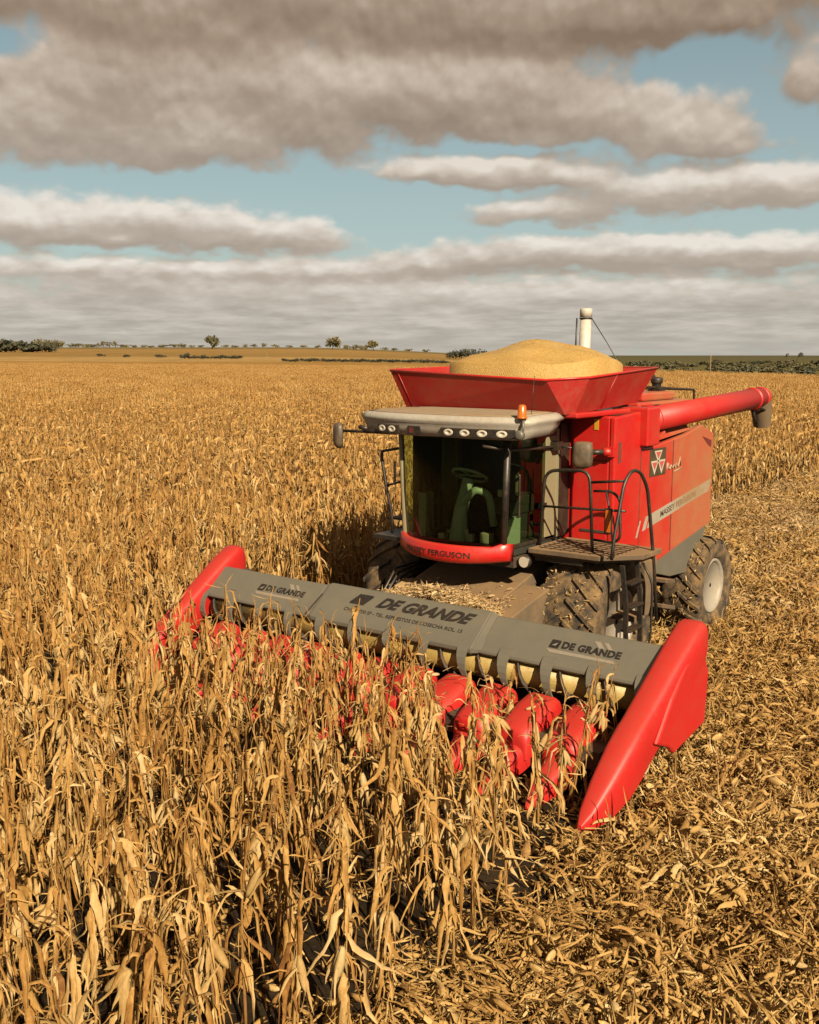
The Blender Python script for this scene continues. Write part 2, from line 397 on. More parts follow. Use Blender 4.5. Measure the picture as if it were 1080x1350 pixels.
def text_geo(s, size, shear=0.0, spacing=1.0, bold=0.018):
    cu = bpy.data.curves.new("lettering", 'FONT'); cu.body = s; cu.size = size; cu.shear = shear; cu.align_x = 'CENTER'; cu.align_y = 'CENTER'
    cu.space_character = spacing; cu.resolution_u = 3; cu.offset = size * bold
    o = bpy.data.objects.new("lettering", cu); me = bpy.data.meshes.new_from_object(o)
    v = [(p.co.x, p.co.y) for p in me.vertices]; f = [tuple(p.vertices) for p in me.polygons]
    bpy.data.objects.remove(o); bpy.data.meshes.remove(me); bpy.data.curves.remove(cu)
    return v, f


def lettering(mb, s, size, fn, shear=0.0, sx=1.0, spacing=1.0, width=None, bold=0.018):
    v, f = text_geo(s, size, shear, spacing, bold)
    if width:
        w = max(p[0] for p in v) - min(p[0] for p in v); sx = width / w
    mb.add([fn(p[0] * sx, p[1]) for p in v], f); return mb


def empty(name, loc=(0, 0, 0), parent=None, rotz=0.0):
    o = bpy.data.objects.new(name, None); C.objects.link(o); o.location = loc; o.rotation_euler = (0, 0, rotz)
    if parent: o.parent = parent
    return o


def tag(o, label, cat, group=None, kind=None):
    o['label'] = label; o['category'] = cat
    if group: o['group'] = group
    if kind: o['kind'] = kind
    return o


# ------------------------------------------------------------------ ground and far land
def terrain_h(d, l):
    """height at d metres ahead of the camera and l metres to its right: flat field, the far left swells gently"""
    def ss(a, b_, x):
        u = min(1, max(0, (x - a) / (b_ - a))); return u * u * (3 - 2 * u)
    left = ss(0.16, -0.12, l / max(d, 1.0))
    return ss(230, 1250, d) * 13.0 * left + ss(350, 1300, d) * 2.2 * (1 - left)


def world_of(d, l, z=0.0):
    p = Vector((CAM.x, CAM.y, 0)) + HEAD * d + SIDE * l
    return (p.x, p.y, z)


def build_ground():
    ds = [-120, -40, -15, 0, 8, 16, 30, 50, 80, 120, 170, 220]
    while ds[-1] < 1400: ds.append(ds[-1] + 32)
    ds += [1500, 1800, 2500, 4500]
    us = np.linspace(-1, 1, 81)
    mb = MB(); v = []; n = len(us)
    for d in ds:
        w = max(160, abs(d) * 1.1 + 120)
        for u in us: v.append(world_of(d, u * w, terrain_h(d, u * w)))
    f = [(k * n + i, k * n + i + 1, (k + 1) * n + i + 1, (k + 1) * n + i) for k in range(len(ds) - 1) for i in range(n - 1)]
    mb.add(v, f, True)
    m, t, b = mat("field_soil_and_far_land")
    geo = t.node('ShaderNodeNewGeometry'); pos = geo.outputs['Position']
    n1 = t.noise(pos, 1.3, 6, 0.65); n2 = t.noise(pos, 11, 5, 0.7)
    near = t.mix(t.smooth(t.math('ADD', t.math('MULTIPLY', n1, 0.6), t.math('MULTIPLY', n2, 0.5)), 0.42, 0.75), (0.008, 0.0055, 0.0035), (0.030, 0.019, 0.010))
    rel = t.vmath('SUBTRACT', pos, tuple(CAM))
    d = t.vmath('DOT_PRODUCT', rel, tuple(HEAD), out=1); l = t.vmath('DOT_PRODUCT', rel, tuple(SIDE), out=1)
    big = t.noise(pos, 0.006, 4, 0.6); med = t.noise(pos, 0.05, 5, 0.7)
    dd = t.math('ADD', d, t.math('MULTIPLY', t.math('SUBTRACT', big, 0.5), 60.0))
    dd = t.math('ADD', dd, t.math('MULTIPLY', l, 0.05))
    left = t.ramp(t.math('DIVIDE', dd, 1500.0), [(0.0, (0.36, 0.20, 0.05)), (0.155, (0.20, 0.155, 0.03)), (0.18, (0.40, 0.22, 0.05)), (0.285, (0.42, 0.23, 0.055)),
                                               (0.30, (0.50, 0.31, 0.11)), (0.36, (0.50, 0.31, 0.11)), (0.38, (0.34, 0.20, 0.055)), (0.56, (0.42, 0.24, 0.07)), (0.60, (0.24, 0.17, 0.06)), (0.9, (0.22, 0.16, 0.07))])
    right = t.ramp(t.math('DIVIDE', dd, 1500.0), [(0.0, (0.36, 0.22, 0.07)), (0.13, (0.40, 0.25, 0.08)), (0.16, (0.17, 0.14, 0.035)), (0.3, (0.12, 0.105, 0.03)), (0.9, (0.10, 0.09, 0.04))])
    side = t.smooth(t.math('ADD', l, t.math('MULTIPLY', d, -0.10)), -15, 15)
    farc = t.mix(side, left, right)
    farc = t.mix(t.smooth(med, 0.4, 0.7, 0, 0.45), farc, (0.16, 0.12, 0.04))
    fk = t.vmath('SCALE', farc); fk.node.inputs[3].default_value = K
    c = t.mix(t.smooth(d, 120, 160), near, fk)
    t.put(b.inputs['Base Color'], c); b.inputs['Roughness'].default_value = 0.95; b.inputs['Specular IOR Level'].default_value = 0.1
    bp = t.node('ShaderNodeBump'); bp.inputs['Strength'].default_value = 0.8; bp.inputs['Distance'].default_value = 0.05
    t.put(bp.inputs['Height'], t.math('ADD', n1, t.math('MULTIPLY', n2, 0.4))); t.L.new(bp.outputs[0], b.inputs['Normal'])
    o = mb.obj("ground", m); o['kind'] = 'structure'


build_ground()
# ------------------------------------------------------------------ the combine
combine = tag(empty("combine_harvester", (0, 2.2, 0)), "red combine harvester with a grey cab roof and a wide red and grey corn header", "combine harvester")
COMB_LOC = Vector((0, 2.2, 0))


def part(mb, name, mats, parent=None, bevel=0.0):
    """a part given in scene coordinates, hung under the combine (or one of its parts)"""
    o = mb.obj(name, mats, None, bevel)
    o.parent = parent or combine
    if parent is None: o.matrix_parent_inverse = Matrix.Translation(-COMB_LOC)      # parts of parts already follow
    return o


def parts(mb, name, mats, parent=None, bevel=0.0):
    """every separate piece of the collected mesh becomes a part of its own"""
    root = list(range(len(mb.v)))
    def find(i):
        while root[i] != i: root[i] = root[root[i]]; i = root[i]
        return i
    for f in mb.f:
        for i in f[1:]: root[find(i)] = find(f[0])
    groups = {}
    for f, smf in zip(mb.f, mb.sm): groups.setdefault(find(f[0]), []).append((f, smf))
    for g in groups.values():
        ids = sorted({i for f, _ in g for i in f}); mp = {i: k for k, i in enumerate(ids)}; q = MB()
        for f, smf in g: q.f.append(tuple(mp[i] for i in f)); q.sm.append(smf); q.mi.append(0)
        q.v = [mb.v[i] for i in ids]; q.tint = [.5] * len(ids)
        part(q, name, mats, parent, bevel)


def part_empty(name):
    o = bpy.data.objects.new(name, None); C.objects.link(o); o.parent = combine
    o.matrix_parent_inverse = Matrix.Translation(-COMB_LOC); return o


# --- wheels
def wheel(side, yc, zc, rad, xin, xout, lugs, rimr):
    """side +1 left, -1 right"""
    w = xout - xin; h = w / 2; xc = side * (xin + xout) / 2
    tb = MB()
    prof = [(-h * .72, rimr), (-h * .95, rimr + .06), (-h, rad * .82), (-h * .93, rad * .93), (-h * .6, rad * .965), (0, rad * .975), (h * .6, rad * .965), (h * .93, rad * .93), (h, rad * .82), (h * .95, rimr + .06), (h * .72, rimr)]
    tb.lathe(prof + [prof[0]], (xc, yc, zc), (1, 0, 0), 56, cap=False)
    rng = random.Random(int(rad * 100) + side)
    for s in (-1, 1):
        for k in range(lugs):
            a0 = 2 * math.pi * (k + (0.5 if s > 0 else 0)) / lugs
            rings = []
            for u in np.linspace(0.03, 1.0, 6):                       # from the middle to the shoulder, sweeping back
                ang = a0 + 0.36 * u ** 1.1; x = xc + s * h * (0.99 * u if u < .95 else 1.0)
                r0 = rad * (0.975 - 0.055 * u ** 3); r1 = rad * (1.018 - 0.06 * u ** 3) + rng.uniform(-.006, .004)
                wd = 0.030 + 0.012 * u
                ring = []
                for (da, rr) in ((-wd * 1.3, r0 - .02), (-wd * .8, r1), (wd * .8, r1), (wd * 1.3, r0 - .02)):
                    aa = ang + da / rad * 0.9
                    ring.append((x, yc + math.cos(aa) * rr, zc + math.sin(aa) * rr))
                rings.append(ring)
            tb.loft(rings, True, True, False)
    tyre = MB()
    wobj = part_empty("front_wheel" if rad > .8 else "rear_wheel")
    part(tb, "tyre", RUB, wobj)
    rb = MB(); sx = side; xo = side * (xout - w * .12)
    rb.lathe([(-.02 * sx, rimr + .01), (.02 * sx, rimr + .012), (.035 * sx, rimr - .01), (.0, rimr - .04), (-.06 * sx, rimr - .06), (-.045 * sx, rimr * .80), (-.075 * sx, rimr * .77), (-.07 * sx, rimr * .68), (-.11 * sx, rimr * .64), (-.10 * sx, rimr * .55), (-.14 * sx, rimr * .51), (-.13 * sx, rimr * .44), (-.08 * sx, rimr * .40), (-.08 * sx, rimr * .26), (-.03 * sx, rimr * .24), (-.02 * sx, rimr * .08), (-.02 * sx, .001)], (xo, yc, zc), (1, 0, 0), 40)
    for k in range(8):
        a = 2 * math.pi * k / 8
        rb.lathe([(-.09 * sx, .016), (-.055 * sx, .016), (-.05 * sx, .009)], (xo, yc + math.cos(a) * rimr * .33, zc + math.sin(a) * rimr * .33), (1, 0, 0), 6, False)
    rb.lathe([(-w * .7 * sx, rimr - .02), (-.06 * sx, rimr - .02)], (xo, yc, zc), (1, 0, 0), 32)
    part(rb, "rim", RIM, wobj)
    return wobj


for s in (1, -1):
    wheel(s, 2.05, .88, .88, .96, 1.76, 20, .42)
    wheel(s, 5.42, .72, .73, 1.0, 1.62, 17, .40)

ch = MB()
ch.box(-.95, .95, 1.9, 2.2, .72, 1.05); ch.box(-1.15, 1.15, 5.3, 5.54, .62, .82)
ch.box(-.62, .62, 2.3, 5.6, 1.0, 1.5); ch.box(-.45, .45, 1.55, 2.3, 1.1, 1.62)
ch.box(-.8, .8, 1.0, 2.1, 1.62, 1.74)
for s in (-1, 1): ch.box(s * .52 - .06, s * .52 + .06, 2.2, 5.6, .86, 1.0)
part(ch, "chassis", DARK, bevel=.01)

# --- red body
bd = MB()
def side_body(s):
    X = 1.45 * s
    poly = [(2.26, 1.55), (2.95, 1.42), (3.25, 1.30), (4.49, 1.50), (5.50, 1.66), (5.50, 3.0), (5.02, 3.15), (4.47, 3.05), (3.40, 2.95), (3.12, 2.95), (3.10, 3.43), (2.26, 3.38)]
    return poly
for s in (1, -1):
    a, b_ = sorted((1.45 * s, 1.37 * s)); bd.prism(side_body(s), 'x', a, b_)
for s in (1, -1):                                                    # the upright front blocks beside the cab
    a, b_ = sorted((.86 * s, 1.372 * s)); bd.box(a, b_, 2.263, 3.0, 1.56, 3.39)
bd.box(-.86, .86, 2.3, 3.0, 1.75, 3.40)
bd.box(-1.37, 1.37, 3.0, 5.3, 1.66, 2.90)
bd.box(-1.30, 1.30, 1.55, 3.35, 3.395, 3.46)
body = part(bd, "body", RED, bevel=.02)
hd = MB()                                                              # engine covers behind the tank
hd.box(.35, 1.12, 3.62, 5.3, 2.9, 3.50); hd.box(-1.25, .30, 3.62, 5.2, 2.9, 3.38); hd.box(.52, 1.0, 4.0, 5.1, 3.502, 3.62)
parts(hd, "engine_cover", RED, bevel=.03)
vg = MB()
for k in range(7): vg.box(1.122, 1.135, 3.75 + k * .07, 3.79 + k * .07, 3.16, 3.42)
vg.box(1.121, 1.128, 3.70, 4.26, 3.12, 3.46)
vg.box(.62, .9, 3.60, 3.618, 3.3, 3.46)
part(vg, "air_grille", BLACK, body)
rh = MB()                                                              # rear hood and straw chopper
rh.hexa([(-1.15, 5.3, 1.2), (1.15, 5.3, 1.2), (1.0, 5.7, 1.0), (-1.0, 5.7, 1.0)], [(-1.15, 5.3, 2.88), (1.15, 5.3, 2.88), (1.0, 5.75, 2.6), (-1.0, 5.75, 2.6)])
part(rh, "rear_hood", RED, bevel=.03)
sd = MB()                                                              # tan lower shields under the side panel
sd.prism([(3.3, 1.28), (4.5, 1.47), (5.45, 1.62), (5.3, 1.25), (4.9, 1.0), (4.2, 1.05)], 'x', 1.22, 1.40)
sd.prism([(3.3, 1.28), (4.5, 1.47), (5.45, 1.62), (5.3, 1.25), (4.9, 1.0), (4.2, 1.05)], 'x', -1.40, -1.22)
parts(sd, "lower_shield", GREY, bevel=.01)
# seams and recess on the side panel
sm = MB()
sm.box(1.45, 1.4535, 4.02, 4.045, 1.46, 2.99); sm.box(1.45, 1.4535, 3.0, 3.02, 1.45, 2.95)
sm.prism([(5.05, 2.98), (5.40, 2.90), (5.40, 2.80), (5.28, 2.84)], 'x', 1.45, 1.4545)
sm.box(.9, 1.35, 2.255, 2.2625, 2.83, 2.845)
sm.prism([(2.35, 2.80), (2.43, 2.82), (2.43, 3.08), (2.35, 3.06)], 'x', 1.45, 1.4545)
parts(sm, "panel_seam", paint("panel_gap", (0.16, 0.008, 0.006), .7, .3), body)
# badge: a dark plate with three pale and red triangles
bg = MB(); bg.box(1.45, 1.458, 3.28, 3.78, 2.55, 2.915)
badge = part(bg, "badge", BADGE, body)
tri = MB(); tri2 = MB()
def itri(c, w, h, mbx, x, mi=0):
    y, z = c; mbx.prism([(y - w, z + h), (y, z - h), (y + w, z + h)], 'x', 1.458, x)
for c, w, h in (((3.53, 2.80), .125, .085), ((3.42, 2.66), .12, .095), ((3.64, 2.66), .12, .095)):
    itri(c, w, h, tri, 1.461); itri((c[0], c[1] + .020), w * .66, h * .56, tri2, 1.4635)
g2 = part(tri, "badge_triangle", BADGEW, badge); part(tri2, "badge_core", BADGER, badge)
# pale script beside the badge (only a scrawl is readable in the photograph)
scm = MB()
pts = [(3.83, 2.60), (3.85, 2.69), (3.88, 2.68), (3.88, 2.63), (3.93, 2.60), (3.97, 2.65), (4.01, 2.61), (4.06, 2.65), (4.10, 2.60), (4.15, 2.66), (4.19, 2.61), (4.24, 2.66), (4.27, 2.74), (4.29, 2.62)]
scm.tube([(1.453, y, z) for y, z in pts], .012, 5); scm.tube([(1.453, 4.08, 2.555), (1.453, 4.33, 2.585)], .011, 5)
part(scm, "script_decal", PALE, body)
# slanting silver band with lettering
stp = MB()
def on_side(x): return lambda u, v: (x, u, v)
def band_z(y, w): return 1.935 + (y - 3.15) * .135 + w
def slab(y0, y1, w0, w1, lean=.10):
    stp.prism([(y0 - lean * .5, band_z(y0, w0)), (y1 - lean * .5, band_z(y1, w0)), (y1 + lean * .5, band_z(y1, w1)), (y0 + lean * .5, band_z(y0, w1))], 'x', 1.45, 1.455)
slab(3.32, 5.42, -.09, .09); slab(3.17, 3.26, -.09, .09); slab(2.98, 3.02, -.13, .08)
stp.prism([(3.40, 1.52), (3.42, 1.52), (3.42, 1.62), (3.40, 1.62)], 'x', 1.45, 1.455)
band = part(stp, "silver_band", SILVER, body)
tx = MB()
lettering(tx, "MASSEY FERGUSON", .115, lambda u, v: (1.458, 4.27 + u, band_z(4.27 + u, v)), width=1.20)
part(tx, "band_lettering", INKSIDE, body)
st = MB(); st.box(1.16, 1.22, 2.255, 2.262, 3.22, 3.36); part(st, "warning_sticker", YLAB, body)
hat = MB()                                                            # open hatch and a solid dark block painted as the shade under the auger
hat.box(1.05, 1.36, 2.42, 2.95, 3.392, 3.40); part(hat, "hatch", BLACK, body)
gpd = MB(); gpd.box(1.122, 1.20, 3.36, 5.0, 2.902, 3.30); part(gpd, "gap_shade", DARK, body)
lf = MB(); lf.hexa([(1.40, 3.42, 3.0), (1.42, 3.42, 3.0), (1.42, 4.7, 3.10), (1.40, 4.7, 3.10)], [(1.30, 3.42, 3.07), (1.32, 3.42, 3.07), (1.32, 4.7, 3.17), (1.30, 4.7, 3.17)])
part(lf, "side_flap", RED, body)

# --- grain tank extension
def tank_rings(off):
    lo = [(-1.2 + off, 1.50 + off, 3.44), (1.16 - off, 1.50 + off, 3.44), (1.24 - off, 1.60 + off, 3.45), (1.24 - off, 3.28 - off, 3.52), (-1.24 + off, 3.28 - off, 3.50), (-1.24 + off, 1.60 + off, 3.45)]
    hi = [(-1.30 + off, 1.27 + off, 3.94), (1.03 - off, 1.27 + off, 3.85), (1.42 - off, 1.62 + off, 3.88), (1.42 - off, 3.50 - off, 3.975), (-1.42 + off, 3.50 - off, 3.98), (-1.42 + off, 1.42 + off, 3.945)]
    return lo, hi
lo, hi = tank_rings(0); lo2, hi2 = tank_rings(.012)
tk = MB(); n = 6
v = lo + hi + hi2 + lo2
f = [(i, (i + 1) % n, n + (i + 1) % n, n + i) for i in range(n)] + [(n + i, n + (i + 1) % n, 2 * n + (i + 1) % n, 2 * n + i) for i in range(n)] + [(2 * n + i, 2 * n + (i + 1) % n, 3 * n + (i + 1) % n, 3 * n + i) for i in range(n)]
tk.add(v, f)
tank = part(tk, "grain_tank", REDT)
rimm = MB(); rimm.tube([Vector(p) for p in hi] + [Vector(hi[0])], .016, 6)
part(rimm, "rim_edge", RED, tank)
rb = MB()                                                              # pressed ribs and corner folds on the flared sides
def onface(i, u, w, o=.004):
    a, b_, c, d = (Vector(lo[i]), Vector(lo[(i + 1) % n]), Vector(hi[(i + 1) % n]), Vector(hi[i]))
    p = (a * (1 - u) + b_ * u) * (1 - w) + (d * (1 - u) + c * u) * w
    nn = (b_ - a).cross(d - a).normalized(); return p + nn * o
for i, us in ((0, (.05,)), (2, (.38,))):
    for u in us: rb.tube([onface(i, u, .03), onface(i, u, .97)], .006, 5)
parts(rb, "tank_rib", REDT, tank)

# --- unloading auger, folded back along the left side
au = MB()
A0 = Vector((1.40, 3.30, 3.30)); A1 = Vector((1.46, 7.35, 3.46))
au.tube([A0, A1], .165, 24)
dirA = (A1 - A0).normalized()
auger = part(au, "unloading_auger", REDP)
fl = MB(); fl.tube([A1 - dirA * .34, A1 - dirA * .31], .185, 24); fl.tube([A1 - dirA * .02, A1 + dirA * .10, A1 + dirA * .2], [.175, .165, .10], 24); fl.tube([A0 + dirA * .02, A0 + dirA * .06], .19, 24)
parts(fl, "auger_flange", REDP, auger)
pv = MB(); pv.box(1.10, 1.56, 2.96, 3.33, 2.98, 3.47); pv.hexa([(1.2, 3.3, 2.98), (1.5, 3.3, 2.98), (1.46, 3.75, 3.10), (1.25, 3.75, 3.10)], [(1.2, 3.3, 3.02), (1.5, 3.3, 3.02), (1.46, 3.75, 3.14), (1.25, 3.75, 3.14)])
part(pv, "pivot_housing", RED, auger, .03)
sp = MB()
cA = A1 + dirA * .05
rings = []
for k, (dy, dz, rx, ry) in enumerate(((0, -.02, .165, .17), (.05, -.16, .165, .165), (.12, -.34, .15, .13), (.15, -.46, .14, .11))):
    rings.append([(cA.x + math.cos(a) * rx, cA.y + dy + math.sin(a) * ry, cA.z + dz + .04 * math.sin(a)) for a in np.linspace(0, 2 * math.pi, 17)[:-1]])
sp.loft(rings, False)
part(sp, "spout", SPOUT, auger)
hk = MB(); hk.tube([cA + Vector((0, -.34, -.16)), cA + Vector((0, -.26, -.28)), cA + Vector((0, -.16, -.40))], .03, 6); hk.tube([cA + Vector((.08, -.36, -.12)), cA + Vector((.1, -.05, -.2))], .02, 6)
part(hk, "spout_bracket", BLACK, auger)

# --- pipe behind the tank with its stay, rear rail
pp = MB(); pp.lathe([(0, .080), (1.28, .080)], (.08, 3.95, 3.38), (0.02, 0, 1), 20)
pipe = part(pp, "vertical_pipe", WHITE)
pc = MB(); pc.lathe([(0, .086), (.10, .088), (.12, .08), (.122, .01)], (.105, 3.95, 4.67), (0.02, 0, 1), 20); part(pc, "pipe_cap", WHITE, pipe)
cl = MB(); cl.lathe([(0, .092), (.018, .092)], (.104, 3.95, 4.645), (0.02, 0, 1), 20); part(cl, "clamp", BLACK, pipe)
cb = MB(); cb.tube([(.2, 3.95, 4.65), (.44, 3.98, 4.3), (.66, 4.0, 3.95), (.80, 4.0, 3.45)], .007, 5)
cb.tube([(-.02, 3.92, 4.66), (-.035, 3.92, 4.0)], .012, 5); part(cb, "stay_cable", BLACK, pipe)
rr = MB(); rr.tube(rounded([(.75, 4.3, 3.5), (.75, 4.3, 3.70), (.75, 6.4, 3.60), (.75, 6.4, 3.2)], .05), .018, 6)
rr.tube(rounded([(-1.2, 4.3, 3.4), (-1.2, 4.3, 3.70), (-1.2, 6.4, 3.60), (-1.2, 6.4, 3.2)], .05), .018, 6); rr.tube([(.75, 6.4, 3.60), (-1.2, 6.4, 3.6)], .018, 6)
parts(rr, "deck_rail", BLACK)
ex = MB(); ex.lathe([(0, .06), (.12, .07), (.14, .09), (.2, .09), (.22, .05)], (.74, 5.0, 3.6), (0, 0, 1), 12); ex.tube([(.74, 5.0, 3.75), (.62, 5.1, 3.86)], .03, 6); ex.box(.64, .84, 4.9, 5.1, 3.622, 3.68)
part(ex, "air_cleaner", BLACK, bevel=.008)

# --- cab
def arc_front(x, y_mid, y_cor, xw):
    u = min(1, abs(x) / xw); return y_mid + (y_cor - y_mid) * u ** 2.2
cabm = MB()
cabm.box(-.78, .78, .95, 2.24, 1.76, 1.86); cabm.prism([(-.72, .93), (-.45, .70), (.45, .70), (.72, .93)], 'z', 1.77, 1.855)                           # floor
cabm.box(-.80, .80, 2.05, 2.24, 1.86, 3.30)                          # rear wall
cabm.box(-.79, .79, .95, 2.04, 3.19, 3.30); cabm.box(-.79, -.775, 1.08, 2.04, 1.862, 3.185)  # headliner; added panel blanks the right window so the cab looks dark
cab = part(cabm, "cab", INT, bevel=.01)
po = MB(); poA = MB()
for s in (-1, 1):
    (po if s < 0 else poA).tube([(s * .735, .86, 1.86), (s * .79, .84, 3.24)], .035 if s < 0 else .042, 8)
    po.box(*sorted((s * .745, s * .80)), 1.70, 1.95, 1.862, 3.24)
    po.box(*sorted((s * .70, s * .806)), 1.95, 2.06, 1.862, 3.24)
parts(po, "cab_post", OLIVE, cab, .01); part(poA, "corner_post", BLACK, cab)
tp = MB(); tp.box(.10, .71, 2.03, 2.047, 2.05, 3.14); part(tp, "back_trim", OLIVE, cab)
bp_ = MB()
bp_.box(.785, .80, .86, 1.95, 1.862, 1.90); bp_.box(.785, .805, .86, 1.95, 3.15, 3.2)
bp_.box(.806, .825, 2.02, 2.25, 1.87, 3.3)
bp_.tube([(-.815, .9, 2.2), (-.815, .9, 3.1)], .02, 6)
parts(bp_, "door_frame", BLACK, cab)
gl_ = MB(); N = 25
top = []; bot = []
for k in range(N):
    u = -1 + 2 * k / (N - 1)
    xt = .80 * u; xb = .735 * u
    top.append((xt, arc_front(xt, .60, .86, .80), 3.2)); bot.append((xb, arc_front(xb, .66, .88, .735), 1.87))
mid = [tuple(np.array(a) * .5 + np.array(b_) * .5 + np.array((0, -.02, 0))) for a, b_ in zip(top, bot)]
gl_.add(bot + mid + top, [(r_ * N + i, r_ * N + i + 1, (r_ + 1) * N + i + 1, (r_ + 1) * N + i) for r_ in range(2) for i in range(N - 1)], True)
part(gl_, "windscreen", GLASS, cab)
for s in (1, -1):
    dg = MB(); dg.add([(s * .76, .885, 1.9), (s * .795, 1.70, 1.9), (s * .795, 1.70, 3.18), (s * .80, .87, 3.18)], [(0, 1, 2, 3)])
    parts(dg, "side_window", GLASS, cab)
dh = MB(); dh.tube(rounded([(.84, .98, 2.25), (.87, .98, 2.25), (.87, .98, 2.75), (.84, .98, 2.75)], .03), .014, 6); dh.box(.80, .84, 1.55, 1.68, 2.28, 2.34)
parts(dh, "door_handle", BLACK, cab)
# inside
ct = MB(); ct.tube([(-.02, 1.02, 1.86), (-.03, 1.06, 2.2), (0.0, 1.20, 2.62)], [.13, .085, .075], 12)
ct.box(-.62, -.50, .98, 1.16, 1.87, 2.42); ct.tube(rounded([(-.02, 1.05, 2.3), (.16, 1.10, 2.52), (.30, 1.2, 2.45), (.33, 1.28, 2.05)], .1), .05, 10); ct.box(.60, .70, 1.0, 1.3, 1.87, 2.2)
part(ct, "steering_column", COLM, cab, .01)
sw = MB(); c0 = Vector((0.0, 1.22, 2.66)); ax_ = Vector((0, .45, .9)).normalized(); x_ = Vector((1, 0, 0)); y_ = ax_.cross(x_)
ringp = [c0 + x_ * math.cos(a) * .22 + y_ * math.sin(a) * .22 for a in np.linspace(0, 2 * math.pi, 29)]
sw.tube(ringp, .02, 8); sw.tube([c0 - x_ * .2, c0 + x_ * .2], .016, 6); sw.tube([c0 + x_ * .0, c0 - y_ * .2], .016, 6)
part(sw, "steering_wheel", COLM, cab)
se = MB(); se.box(-.26, .26, 1.38, 1.86, 2.22, 2.36); se.hexa([(-.25, 1.78, 2.3), (.25, 1.78, 2.3), (.25, 1.92, 2.3), (-.25, 1.92, 2.3)], [(-.22, 1.88, 2.98), (.22, 1.88, 2.98), (.22, 1.99, 2.98), (-.22, 1.99, 2.98)]); se.box(-.18, .18, 1.45, 1.8, 1.87, 2.22)
part(se, "seat", SEATM, cab, .04)
co_ = MB(); co_.box(.34, .58, 1.25, 1.9, 2.2, 2.42); co_.box(.36, .56, 1.3, 1.9, 1.87, 2.2); co_.tube([(.46, 1.35, 2.4), (.46, 1.28, 2.6)], .018, 6); co_.box(.54, .66, 1.2, 1.24, 2.45, 2.75)
part(co_, "side_console", INT, cab, .015)
wh = MB(); wh.box(.12, .2, .98, 1.06, 1.87, 1.97); wh.box(.3, .44, 1.0, 1.12, 1.87, 2.0); wh.box(.42, .52, 1.2, 1.26, 2.43, 2.52); wh.box(-.3, -.2, .96, 1.04, 1.87, 1.94); wh.box(.05, .12, 1.0, 1.04, 1.87, 2.02)
parts(wh, "paper_clutter", BADGEW, cab, .012)
# red lip under the windscreen
lp = MB(); rings = []
for k in range(21):
    u = -1 + 2 * k / 20; x = .81 * u; y0 = arc_front(x, .54, .86, .81); 
    zt = 1.90 + (.035 if abs(u) > .82 else 0); zb = 1.66 + .05 * u * u
    rings.append([(x, y0, zb + .03), (x, y0 - .015, zb + .10), (x, y0 - .005, zt - .02), (x, y0 + .02, zt), (x, y0 + .12, zt - .015), (x, y0 + .10, zb)])
lp.loft(rings)
lip = part(lp, "cab_lip", RED, bevel=0)
tx = MB()
def on_lip(u, v):
    x = u - .06; return (x, arc_front(x, .54, .86, .81) - .018 , 1.785 + v)
lettering(tx, "MASSEY FERGUSON", .095, on_lip, width=.98)
part(tx, "lip_lettering", INK, lip)
wl = MB(); wl.lathe([(0, .075), (.05, .08), (.07, .05)], (.92, 1.02, 1.71), (0, 1, 0), 16); wl.box(.86, 1.5, 1.38, 1.42, 1.67, 1.725)
hl = part(wl, "headlamp", BLACK); ln = MB(); ln.disc((.92, 1.016, 1.71), (0, -1, 0), .066); part(ln, "lens", LAMP, hl)

# --- cab roof
RL, RR_ = 1.34, 1.15
def roof_y(x): return .50 + .24 * (abs(x) / (RL if x < 0 else RR_)) ** 2.6
def roof_ring(z, inset, yoff=0.0):
    pts = []
    W = RR_ - inset; V = RL - inset
    for x in np.linspace(-V, W, 27): pts.append((x, roof_y(x) + inset * .8 + yoff, z))
    pts += [(W + .005, .95, z + .012), (W, 1.3, z + .02), (W - .03, 1.56 - inset, z + .025), (W - .25, 1.60 - inset, z + .03), (0, 1.60 - inset, z + .03), (-W + .25, 1.60 - inset, z + .03), (-W + .03, 1.56 - inset, z + .025), (-V + .08, 1.3, z + .02), (-V - .005, .95, z + .012)]
    return pts
rf = MB(); rf.loft([roof_ring(3.17, .16), roof_ring(3.19, .09), roof_ring(3.28, .045), roof_ring(3.335, .03), roof_ring(3.36, .0), roof_ring(3.39, .0), roof_ring(3.425, .03), roof_ring(3.44, .07)])
roof = part(rf, "cab_roof", ROOF)
rt = MB(); rings = [roof_ring(3.442, .08), roof_ring(3.452, .17), roof_ring(3.462, .4)]
rt.loft(rings); part(rt, "roof_top", ROOFTOP, roof)
rl = MB()
for k in range(9): rl.box(-.9 + k * .2, -.885 + k * .2, .82, 1.5, 3.452, 3.466)
rg = MB()
def front_pt(x, z, o=0.0): return (x, roof_y(x) + .030 - o, z)
def recess(x0, x1):
    r_ = []
    for x in np.linspace(x0, x1, 10): r_.append([front_pt(x, 3.195, .012), front_pt(x, 3.20, .022), front_pt(x, 3.29, .022), front_pt(x, 3.30, .012), front_pt(x, 3.30, -.03), front_pt(x, 3.195, -.03)])
    m_ = MB(); m_.loft(r_, smooth=False); return m_
